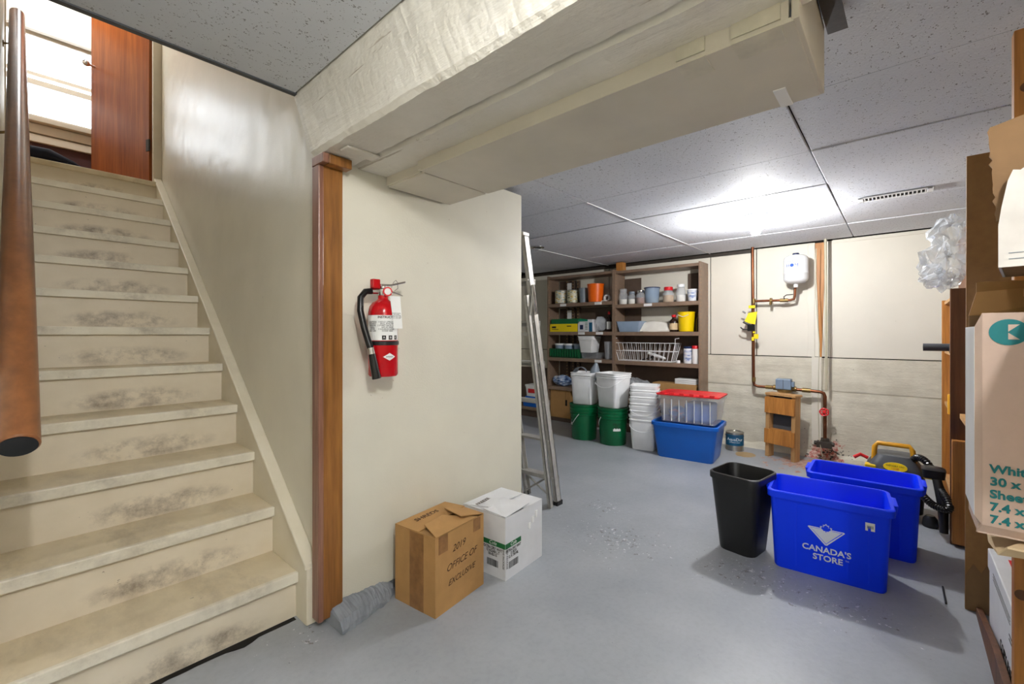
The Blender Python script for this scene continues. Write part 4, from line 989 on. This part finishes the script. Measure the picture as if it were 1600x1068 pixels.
text("STORE", .040, bold=.022, m=M_PALE, parent=rb1, name='lettering', o=fp(-.002, .103)-Vector((.001, 0, 0)), xd=(0, -1, 0), yd=upv, ext=.0006) #, M_PALE, rb1, 'lettering', fp(-.002, .103)-Vector((.001, 0, 0)), (0, -1, 0), upv, ext=.0006, sx=1.0)
text('TM', .010, M_PALE, rb1, 'lettering', fp(-.078, .115)-Vector((.001, 0, 0)), (0, -1, 0), upv)
decal([(-.145, .325), (-.18, .325), (-.18, .287), (-.145, .287)], 'barcode_sticker', M_WPAPER)
for k in range(6): decal([(-.152-k*.004, .312), (-.1545-k*.004, .312), (-.1545-k*.004, .298), (-.152-k*.004, .298)], 'barcode_bar', M_GREYC, .0006)

# ------------------------------------------------------------------ water pipes, tank, meter, stand on the back wall
XP = XB-.045
KS = (XB-.125)/XP
def off_wall(o):
    o.location = (o.location.x*KS, o.location.y*KS, 1.2+(o.location.z-1.2)*KS); o.scale = (KS, KS, KS)
pp = thing('copper_pipe_run', 'tarnished copper pipe run down the back wall left of the tank', 'pipe', (XP, 0, 0))
MB().tube([(0, 1.182, 2.115), (0, 1.172, .70), (0, 1.165, .665), (0, 1.13, .652), (0, .98, .652)], .0145, 12).build('pipe', M_COPPER, pp, smooth=True)
MB().tube([(0, .80, .648), (0, .60, .642), (0, .565, .63), (0, .556, .60), (0, .556, .20)], .0155, 12).build('pipe', M_COPPER, pp, smooth=True)
MB().tube([(0, 1.172, 1.545), (0, .84, 1.54), (0, .81, 1.548), (0, .803, 1.58), (-.08, .79, 1.63), (-.09, .79, 1.70)][:4]+[(-.0, .800, 1.66)], .0125, 12).build('pipe', M_COPPER, pp, smooth=True)
MB().tube([(0, 1.172, 1.52), (0, 1.172, 1.57)], .019, 12).build('fitting', M_BRASS, pp, smooth=True)
for a_, b_, r_ in (((0, 1.17, .70), (0, 1.17, .745), .018), ((0, .74, .647), (0, .67, .645), .022), ((0, 1.06, .652), (0, 1.0, .652), .02)):
    MB().tube([a_, b_], r_, 12).build('fitting', M_BRASS, pp, smooth=True)
MB().tube([(0, 1.02, 1.542), (0, 1.0, 1.542)], .028, 14).tube([(-.01, 1.01, 1.542), (-.03, 1.01, 1.50)], .012, 10).tube([(0, .93, 1.541), (0, .86, 1.540)], .019, 12).build('valve_body', M_BRASS, pp, smooth=True)
MB().tube([(-.02, .89, 1.55), (-.035, .89, 1.575), (-.045, .865, 1.59), (-.045, .81, 1.592)], .005, 8).build('valve_lever', M_IRON, pp, smooth=True)
MB().tube([(-.01, .556, .47), (-.05, .556, .46)], .009, 10).build('valve_stem', M_BRASS, pp)
hw = MB(); n = 20; lo = []
for i in range(n+1):
    a = 2*PI*i/n; rr_ = .034*(1+.06*math.cos(5*a)); lo.append([Vector((-.055+.006*math.cos(b_), math.cos(a)*(rr_+.006*math.sin(b_))+.556, .458+math.sin(a)*(rr_+.006*math.sin(b_)))) for b_ in [2*PI*k/6 for k in range(6)]])
hw.loft(lo, False, False)
for k in range(3):
    a = PI*k/3; hw.tube([(-.055, .556+.03*math.cos(a), .458+.03*math.sin(a)), (-.055, .556-.03*math.cos(a), .458-.03*math.sin(a))], .005, 6)
hw.build('valve_wheel', M_RED, pp, smooth=True)
MB().tube([(-.0, .556, .20), (-.0, .556, .13)], .034, 12).box(-.04, .03, .50, .62, .11, .17).tube([(-.02, .64, .15), (-.02, .48, .15)], .02, 10).build('flange', M_IRON, pp, bevel=.004)
MB().tube([(.012, .545, .66), (.012, .553, 2.115)], .012, 10).build('riser_pipe', M_PIPEP, pp, smooth=True, label='cream painted riser pipe')
MB().tube([(.0, .625, 2.03), (.0, .63, 1.6), (.0, .60, 1.1), (.0, .61, .6), (-.03, .60, .2), (-.05, .57, .03)], .0035, 6).build('ground_wire', M_PIPEP, pp)
tk = thing('expansion_tank', 'white expansion tank mounted high on the back wall', 'tank', (XP-.055, .785, 1.69))
MB().lathe([(.03, .004), (.075, .012), (.098, .03), (.106, .05), (.106, .10), (.1075, .102), (.1075, .108), (.106, .11), (.106, .24), (.098, .265), (.07, .283), (.03, .29)], seg=32).build('tank_body', M_TANK, tk, smooth=True)
MB().lathe([(.03, .288), (.03, .30), (.024, .306), (.003, .306)], seg=18).build('cap', M_NAVY, tk, smooth=True)
MB().lathe([(.018, -.03), (.02, -.03), (.02, .006), (.015, .008)], seg=16).build('tank_fitting', M_WHITE, tk, smooth=True)
MB().tube([(.055, .015, -.028), (.0, .0, -.028)], .012, 10).build('elbow', M_COPPER, tk)
text('H\u25cfM', .045, M_BLUEINK, tk, 'lettering', (0, 0, 0), (1, 0, 0), (0, 1, 0), mapf=cyl_map(.1075, PI-.15, .175), ext=.0002)
text('THERM-X', .022, M_BLUEINK, tk, 'lettering', (0, 0, 0), (1, 0, 0), (0, 1, 0), mapf=cyl_map(.1075, PI-.1, .215), ext=.0002)
mt = thing('water_meter', 'blue-grey water meter box on the pipe above the wooden stand', 'meter', (XP-.03, .885, .615))
MB().box(-.05, .05, -.062, .072, .03, .135).build('housing', M_METER, mt, bevel=.008); MB().box(-.053, -.049, .002, .006, .035, .13).build('housing_seam', M_GREYP, mt); MB().box(-.03, .03, -.085, -.06, .06, .11).build('side_port', M_METER, mt, bevel=.004)
MB().tube([(.03, .105, .037), (.03, -.095, .035)], .026, 14).lathe([(.06, .0), (.066, .006), (.066, .028), (.05, .03)], seg=22).build('meter_body', M_BRASS, mt, smooth=True)
tgs = thing('warning_tag', 'yellow warning tag tied to the copper pipe with black straps', 'tag', (XP-.03, 1.18, 1.30))
MB().extr([(0, .035, .12), (0, -.05, .135), (-.005, -.03, .0), (-.005, .075, .025)], (-.002, 0, 0)).build('tag_sheet', M_LABELY, tgs)
MB().box(-.015, .01, -.03, .03, .17, .2).box(-.012, .012, -.03, -.01, -.09, -.05).box(-.014, .01, -.06, -.02, -.15, -.10).box(-.014, .012, -.02, .0, -.17, -.13).build('label_wrap', M_LABELY, tgs)
st_ = MB().tube([(0, .06, .12), (-.005, .09, .14)], .008, 8).tube([(0, .0, -.02), (-.02, .08, .03)], .012, 8).tube([(0, .0, -.06), (-.01, .085, -.05), (0, .11, -.03)], .007, 8).box(-.02, .01, -.03, .04, -.07, .0)
st_.build('strap', M_BLACKG, tgs)
for o in (pp, tk, mt, tgs): off_wall(o)
# wooden stand under the meter
ws = thing('wooden_stand', 'rough pine stand with two front boards under the water meter', 'stand', (4.905, 1.015, 0), -PI/2-math.radians(19))
# local x runs along the front (to the right), y runs back to the wall
for x in (0, .243):
    MB().extr([(x, 0, 0), (x, .088, 0), (x, .105, .60), (x, .018, .60)], (.036, 0, 0)).build('leg', M_PINEV, ws, bevel=.002)
MB().extr([(-.002, .005, .602), (.285, .005, .602), (.285, .125, .602), (-.002, .125, .602)], (0, 0, .022)).build('top_board', M_PINEX, ws, bevel=.003)
for z0, z1 in ((.43, .585), (.135, .275)):
    g = lambda z: .018*z/.6
    MB().extr([(0, g(z0)-.02, z0), (0, g(z1)-.02, z1), (0, g(z1)-.001, z1), (0, g(z0)-.001, z0)], (.28, 0, 0)).build('front_board', M_PINE, ws, bevel=.002)
MB().extr([(.037, .07, .20), (.037, .09, .60), (.037, .10, .60), (.037, .08, .20)], (.205, 0, 0)).build('back_board', M_GREYP, ws)
MB().box(.037, .242, .02, .075, .255, .275).build('shelf_board', M_PINE, ws)

# ------------------------------------------------------------------ canister vacuum behind the recycling boxes
vc = thing('canister_vacuum', 'grey and black canister vacuum with amber handle behind the blue boxes', 'vacuum cleaner', (3.93, .04, 0))
MB().loft([rr(0, 0, .15, .14, .06, .05), rr(0, 0, .16, .15, .06, .2), rr(0, 0, .15, .14, .06, .27)]).build('tank', M_BLACK, vc, smooth=True)
MB().loft([rr(0, 0, .155, .15, .06, .271), rr(0, 0, .15, .145, .06, .31), rr(0, 0, .125, .115, .05, .355), rr(0, 0, .10, .09, .04, .395), rr(0, 0, .06, .05, .03, .402)]).build('motor_head', M_GREYP, vc, smooth=True)
MB().tube([(-.06, .105, .34), (-.065, .10, .44), (-.05, .085, .462), (-.05, -.075, .462), (-.065, -.09, .44), (-.06, -.1, .34)], .015, 10).build('carry_handle', M_ORHAND, vc, smooth=True)
ov = [(-.137, .015+.06*math.cos(a), .335+.026*math.sin(a)) for a in [2*PI*k/20 for k in range(20)]]
ob = MB().extr([(x+(z-.335)*.5, y-.02, z) for x, y, z in ov], (-.008, 0, 0)).build('oval_badge', M_YELP, vc)
text('WET/DRY VAC', .014, M_INK, ob, 'lettering', (-.144, -.005, .342), (0, -1, 0), (.45, 0, 1), ext=.0003)
text('2.0 HP', .014, M_RED, ob, 'lettering', (-.151, -.005, .326), (0, -1, 0), (.45, 0, 1), ext=.0003)
MB().box(-.15, -.08, .09, .15, .30, .33).build('latch', M_YELP, vc, bevel=.006); MB().box(-.12, -.05, -.2, -.13, .285, .31).build('latch', M_YELP, vc, bevel=.006)
MB().tube([(.0, .14, .34), (-.01, .18, .36), (-.02, .215, .335)], .012, 8).build('cord_wrap', M_RED, vc, smooth=True)
def rib_hose(pts, r, nm):
    ps = []; P_ = [Vector(p) for p in pts]
    for i in range(len(P_)-1):
        for k in range(12):
            t_ = k/12; p0 = P_[max(i-1, 0)]; p1 = P_[i]; p2 = P_[i+1]; p3 = P_[min(i+2, len(P_)-1)]
            ps.append(.5*((2*p1)+(p2-p0)*t_+(2*p0-5*p1+4*p2-p3)*t_*t_+(3*p1-p0-3*p2+p3)*t_**3))
    rs = [r if k % 2 else r*.84 for k in range(len(ps))]
    return MB().tube(ps, rs, 12).build(nm, M_BLACKG, vc, smooth=False)
rib_hose([(-.06, -.07, .35), (-.09, -.11, .405), (-.14, -.15, .40), (-.18, -.195, .333)], .022, 'hose')
rib_hose([(-.21, -.19, .34), (-.31, -.205, .29), (-.405, -.235, .245), (-.42, -.235, .205), (-.38, -.18, .20), (-.33, -.135, .23), (-.22, -.09, .27)], .022, 'hose')
MB().loft([rr(-.25, -.18, .05, .05, .02, .335), rr(-.25, -.18, .055, .055, .02, .385), rr(-.25, -.18, .04, .04, .02, .395)]).build('floor_tool', M_BLACK, vc, smooth=True)
MB().tube([(-.30, -.195, .33), (-.36, -.215, .22), (-.37, -.22, .05)], [.022, .026, .02], 12).build('wand', M_BLACK, vc, smooth=True)
for (x, y) in ((-.15, -.17), (-.15, .14), (.14, .12)):
    MB().lathe([(.035, 0), (.04, .01), (.035, .05), (.02, .07)], (x, y), 14).build('caster', M_BLACK, vc, smooth=True)

# ------------------------------------------------------------------ shelving along the right wall
s1 = thing('wooden_shelf_unit', 'rough wooden shelving at the far end of the right wall holding foam tubes', 'shelves', (0, 0, 0))
def leanbox(x0, x1, y0, y1, z0, z1, lx): return MB().extr([(x0, y0, z0), (x1, y0, z0), (x1+lx, y0, z1), (x0+lx, y0, z1)], (0, y1-y0, 0))
MB().box(3.55, 3.58, -.68, -.205, 0, 1.46).build('side_panel', M_OLDWOOD, s1, bevel=.002)
MB().box(4.60, 4.64, -.68, -.222, 0, 1.45).build('side_panel', M_PINE, s1, bevel=.002)
for z in (.16, .70, 1.08, 1.44): MB().box(3.582, 4.598, -.66, -.235, z-.022, z).build('shelf', M_PINEX, s1, bevel=.002)
MB().box(3.5, 3.548, -.30, -.21, .02, .60).build('leaning_board', M_PINE, s1, bevel=.002)
t = thing('crate', 'dark wooden crate on top of the far right shelving behind the plastic bag', 'crate', (4.02, -.46, 1.442))
MB().box(-.3, .3, -.15, .17, 0, .012).build('bottom', M_OLDWOOD, t); MB().box(-.3, .3, .158, .17, .012, .42).build('side', M_OLDWOOD, t); MB().box(-.3, .3, -.15, -.138, .012, .42).build('side', M_OLDWOOD, t); MB().box(-.3, -.288, -.137, .157, .012, .42).build('end', M_PINE, t); MB().box(.288, .3, -.137, .157, .012, .42).build('end', M_PINE, t)
def film(loc, seed, sx, sy, sz, r, label):
    o = blob((0, 0, 0), r, sx, sy, sz, r*.42, 2.2/r, seed, 40, 26).build('plastic_sheeting', M_BAGP); o.location = loc
    tl = blob((-.06, .045, -.135), .075, .8, .9, .6, .035, 24, seed+3, 26, 16).build('sheet_tail', M_BAGP, o)
    for v_ in o.data.vertices: v_.co += mnoise.noise_vector(v_.co*26+Vector((seed, 0, 0)))*.016
    return tag(o, label, 'plastic sheet')
film((3.40, -.185, 1.645), 6, .8, .55, 1.2, .15, 'crumpled clear plastic sheeting draped over the far right shelving')
t = thing('pipe_insulation', 'upper black foam pipe tube poking out of the right shelving', 'pipe', (4.1, -.3, 1.115), group='foam tubes on the right shelving')
MB().tube([(-.2, .20, 0), (-.2, .17, 0), (-.18, -.2, 0)], .024, 16).build('tube', M_GREYP, t, smooth=True); MB().tube([(-.2, .2005, 0), (-.2, .199, 0)], .013, 12).build('bore', M_HOLE, t)
t = thing('pipe_insulation', 'lower black foam pipe tube under the longer one', 'pipe', (4.1, -.33, 1.072), group='foam tubes on the right shelving')
t.location = (4.0, -.36, 1.104)
MB().tube([(-.12, .14, 0), (-.12, .1, 0), (-.1, -.2, 0)], .024, 16).build('tube', M_GREYP, t, smooth=True)
t = thing('tape_roll', 'amber roll of packing tape standing on the far right shelving', 'tape', (3.86, -.26, .702))
MB().lathe([(.035, 0), (.05, 0), (.05, .12), (.035, .12)], seg=24, cap0=False, cap1=False).build('roll', M_ORHAND, t, smooth=True); MB().lathe([(.03, 0), (.036, 0), (.036, .12), (.03, .12), (.03, 0)], seg=24, cap0=False, cap1=False).build('core', M_RED, t, smooth=True)
# hardboard end panel of the middle unit
ep = thing('shelf_end_panel', 'tall brown hardboard end panel of the right shelving with a torn lower layer', 'panel', (2.75, 0, 0))
MB().extr([(0, -.205, .0), (.018, -.205, .0), (.058, -.213, 1.985), (.04, -.213, 1.985)], (0, -.47, 0)).build('panel', M_PARTICLE, ep)
zz = [(-.0015+.04*.02, -.207, .004)]; top = []
for i in range(15):
    y = -.207-.33*i/14; top.append((y, .17+.22*(i/14)**1.2+(.025 if i % 2 else -.02)))
MB().extr([(-.0012, -.207, .002)]+[(-.0012+.02*z, y, z) for y, z in top]+[(-.0012, -.537, .002)], (-.0015, 0, 0)).build('torn_layer', M_CARDD, ep)
o = MB().box(2.80, 3.5, -.68, -.24, .73, .755).build('shelf_board', M_PINEX)
tag(o, 'rough shelf board between the hardboard panel and far right shelving', 'shelf')
# near unit with posts, boxes
s2 = thing('wooden_shelf_unit', 'near pine shelving at the right edge with knotty front posts', 'shelves', (0, 0, 0))
leanbox(1.79, 1.83, -.315, -.226, 0, 2.02, .0).build('post', M_PINE, s2, bevel=.003)
leanbox(1.0, 1.04, -.50, -.42, 0, 2.02, .0).build('post', M_PINE, s2, bevel=.003)
for z in (.735, 1.31): MB().box(.95, 1.785, -.68, -.22, z-.02, z).build('shelf', M_PINEX, s2, bevel=.002)
MB().box(1.835, 2.74, -.68, -.30, 1.29, 1.31).build('shelf', M_PINEX, s2, bevel=.002)
for kz, kx in ((1.86, -.25), (1.0, -.26), (.5, -.24), (.66, -.235)):
    MB().tube([(1.7892, kx, kz), (1.7903, kx, kz)], .014, 14).build('knot', M_OLDWOOD, s2)
MB().extr([(1.7, -.236, .0), (2.735, -.236, .0), (2.735, -.236, .03), (2.3, -.236, .10), (1.7, -.236, .12)], (0, -.02, 0)).build('floor_rail', M_OLDWOOD, s2, bevel=.002)
# K carton
kb = thing('cardboard_carton', 'large beige carton with teal printing on the near right shelf', 'box', (1.44, -.122, .742))
kw, kd, kh = .42, .19, .505
MB().box(0, .005, -kw, -.012, 0.03, kh).build('front_panel', M_KRAFTP, kb, bevel=.001)
MB().box(.009, kd, -.005, 0, .045, kh-.03).build('side_panel', M_CARDW, kb, bevel=.001); MB().box(.006, kd, -kw, -kw+.005, .045, kh).build('side_panel', M_KRAFTP, kb)
MB().extr([(0, -.012, .03), (.009, -.001, .045), (.009, -.001, kh-.03), (0, -.012, kh)], (.003, -.003, 0)).build('corner_edge', M_KRAFTP, kb)
MB().box(kd-.005, kd, -kw+.006, -.006, .045, kh).build('back_panel', M_CARDD, kb); MB().box(.01, kd, -kw, -.006, 0.008, .03).build('bottom_panel', M_KRAFTP, kb)
MB().extr([(0, -.012, .03), (.012, -.004, .008), (.012, -kw, .008), (0, -kw, .03)], (.002, 0, .004)).build('bottom_edge', M_KRAFTP, kb)
fl = []
for i in range(22): fl.append((kd-.02-.03*(i % 2)*.06, -.018-.4*i/21, kh+.082+(.0025 if i % 2 else 0)))
MB().extr([(kd, -.006, kh)]+[(kd+.0, -.02, kh+.06)]+fl+[(kd, -kw+.006, kh)], (.005, 0, 0)).build('open_flap', M_CARD, kb)
n = 32
elp = [(-.0006, -.052+.030*math.cos(2*PI*k/n), .462+.0285*math.sin(2*PI*k/n)) for k in range(n)]
lgo = MB().extr(elp, (-.0008, 0, 0)).build('oval_logo', M_TEALINK, kb)
for pts in ([(-.051, .4787), (-.068, .4787), (-.051, .463)], [(-.051, .461), (-.068, .446), (-.051, .446)]):
    MB().extr([(-.0016, y, z) for y, z in pts], (-.0006, 0, 0)).build('letter_piece', M_KRAFTP, lgo)
for k, s in enumerate(('White / Blanc', '30 x 130', 'Sheets / Feuilles', '7.4 x 9.0 in', '7.4 x 9.0 in')):
    text(s, .0255, M_TEALINK, kb, 'lettering', (-.0012, -.0235, .158-.0280*k), (0, -1, 0), (0, 0, 1), align='LEFT', ext=.0006, bold=.03)
# cardboard sheet under the carton
cs = MB().extr([(1.42, -.34, .7365), (1.42, -.170, .7365), (1.44, -.158, .712), (1.55, -.155, .700), (1.70, -.165, .700), (1.74, -.18, .715), (1.74, -.34, .7365)], (0, .001, .004))
tag(cs.build('cardboard_sheet', M_CARDL), 'pale cardboard sheet drooping over the shelf edge under the beige carton', 'cardboard')
# torn box on the upper shelf
tb = thing('torn_carton', 'torn white carton with ragged brown flap on the upper right shelf', 'box', (1.335, -.147, 1.336), math.radians(-8))
MB().extr([(0, 0, .0), (0, 0, .085), (0, -.004, .12), (0, -.013, .175), (0, -.02, .195), (0, -.03, .192), (0, -.04, .20), (0, -.06, .235), (0, -.10, .27), (0, -.30, .30), (0, -.30, 0)], (.004, 0, 0)).build('front_panel', M_CARDT, tb)
MB().extr([(.005, 0, 0), (.005, 0, .09), (.10, .0, .10), (.24, 0, .09), (.24, 0, 0)], (0, -.004, 0)).build('side_panel', M_CARDW, tb)
MB().box(0.005, .24, -.30, -.005, 0, .005).build('bottom_panel', M_CARDD, tb); MB().box(.235, .24, -.3, -.005, .006, .28).build('back_panel', M_CARDD, tb)
rg = []
for i in range(24):
    z = .10+.20*i/23; rg.append((.03, .004+.012*(i/23)+.006*(mnoise.noise(Vector((i*.9, 2, 0)))), z))
MB().extr(rg+[(.03, -.10, .325), (.03, -.32, .34), (.03, -.32, .1)], (.006, 0, 0)).build('torn_flap', M_CARDD, tb)
MB().box(-.0015, 0, -.075, -.045, .03, .12).build('packing_tape', M_WPAPER, tb); MB().box(-.001, 0, -.13, -.085, .13, .17).build('printed_mark', M_GREYC, tb)
for k in range(2): MB().box(-.001, 0, -.036, -.014, .015+.012*k, .0164+.012*k).build('printed_line', M_GREYC, tb)
# white carton on the floor behind the near post
wc = thing('paper_carton', 'white printed paper carton on the floor behind the near pine post', 'box', (1.86, -.262, .0))
MB().box(0, .74, -.35, 0, .002, .30).build('carton', M_CARDW, wc, bevel=.004)
MB().box(-.004, .745, -.355, .004, .26, .338).build('lid', M_CARDW, wc, bevel=.004)
MB().box(.05, .60, -.2, -.05, .338, .3395).build('top_print', M_BLUEINK, wc); MB().box(.05, .65, -.05, -.04, .338, .3395).build('red_stripe', M_RED, wc)
text('COPY PAPER', .05, M_INK, wc, 'lettering', (.33, .0008, .10), (-1, 0, 0), (0, 0, 1), ext=.0004)
text('30', .05, M_INK, wc, 'lettering', (.16, .0048, .30), (-1, 0, 0), (0, 0, 1), ext=.0004)
for k in range(3): MB().box(.25, .6, .004, .0048, .29-.011*k, .292-.011*k).build('printed_line', M_INK, wc)
for k in range(2): MB().box(.05, .3, 0, .0008, .215-.015*k, .219-.015*k).build('printed_line', M_INK, wc)
o = MB().tube([(0, 0, .004), (.17, .002, .005)], .004, 8).build('stick', M_BLACK); o.location = (2.74, -.145, 0); tag(o, 'thin black stick lying on the floor in front of the hardboard panel', 'stick')
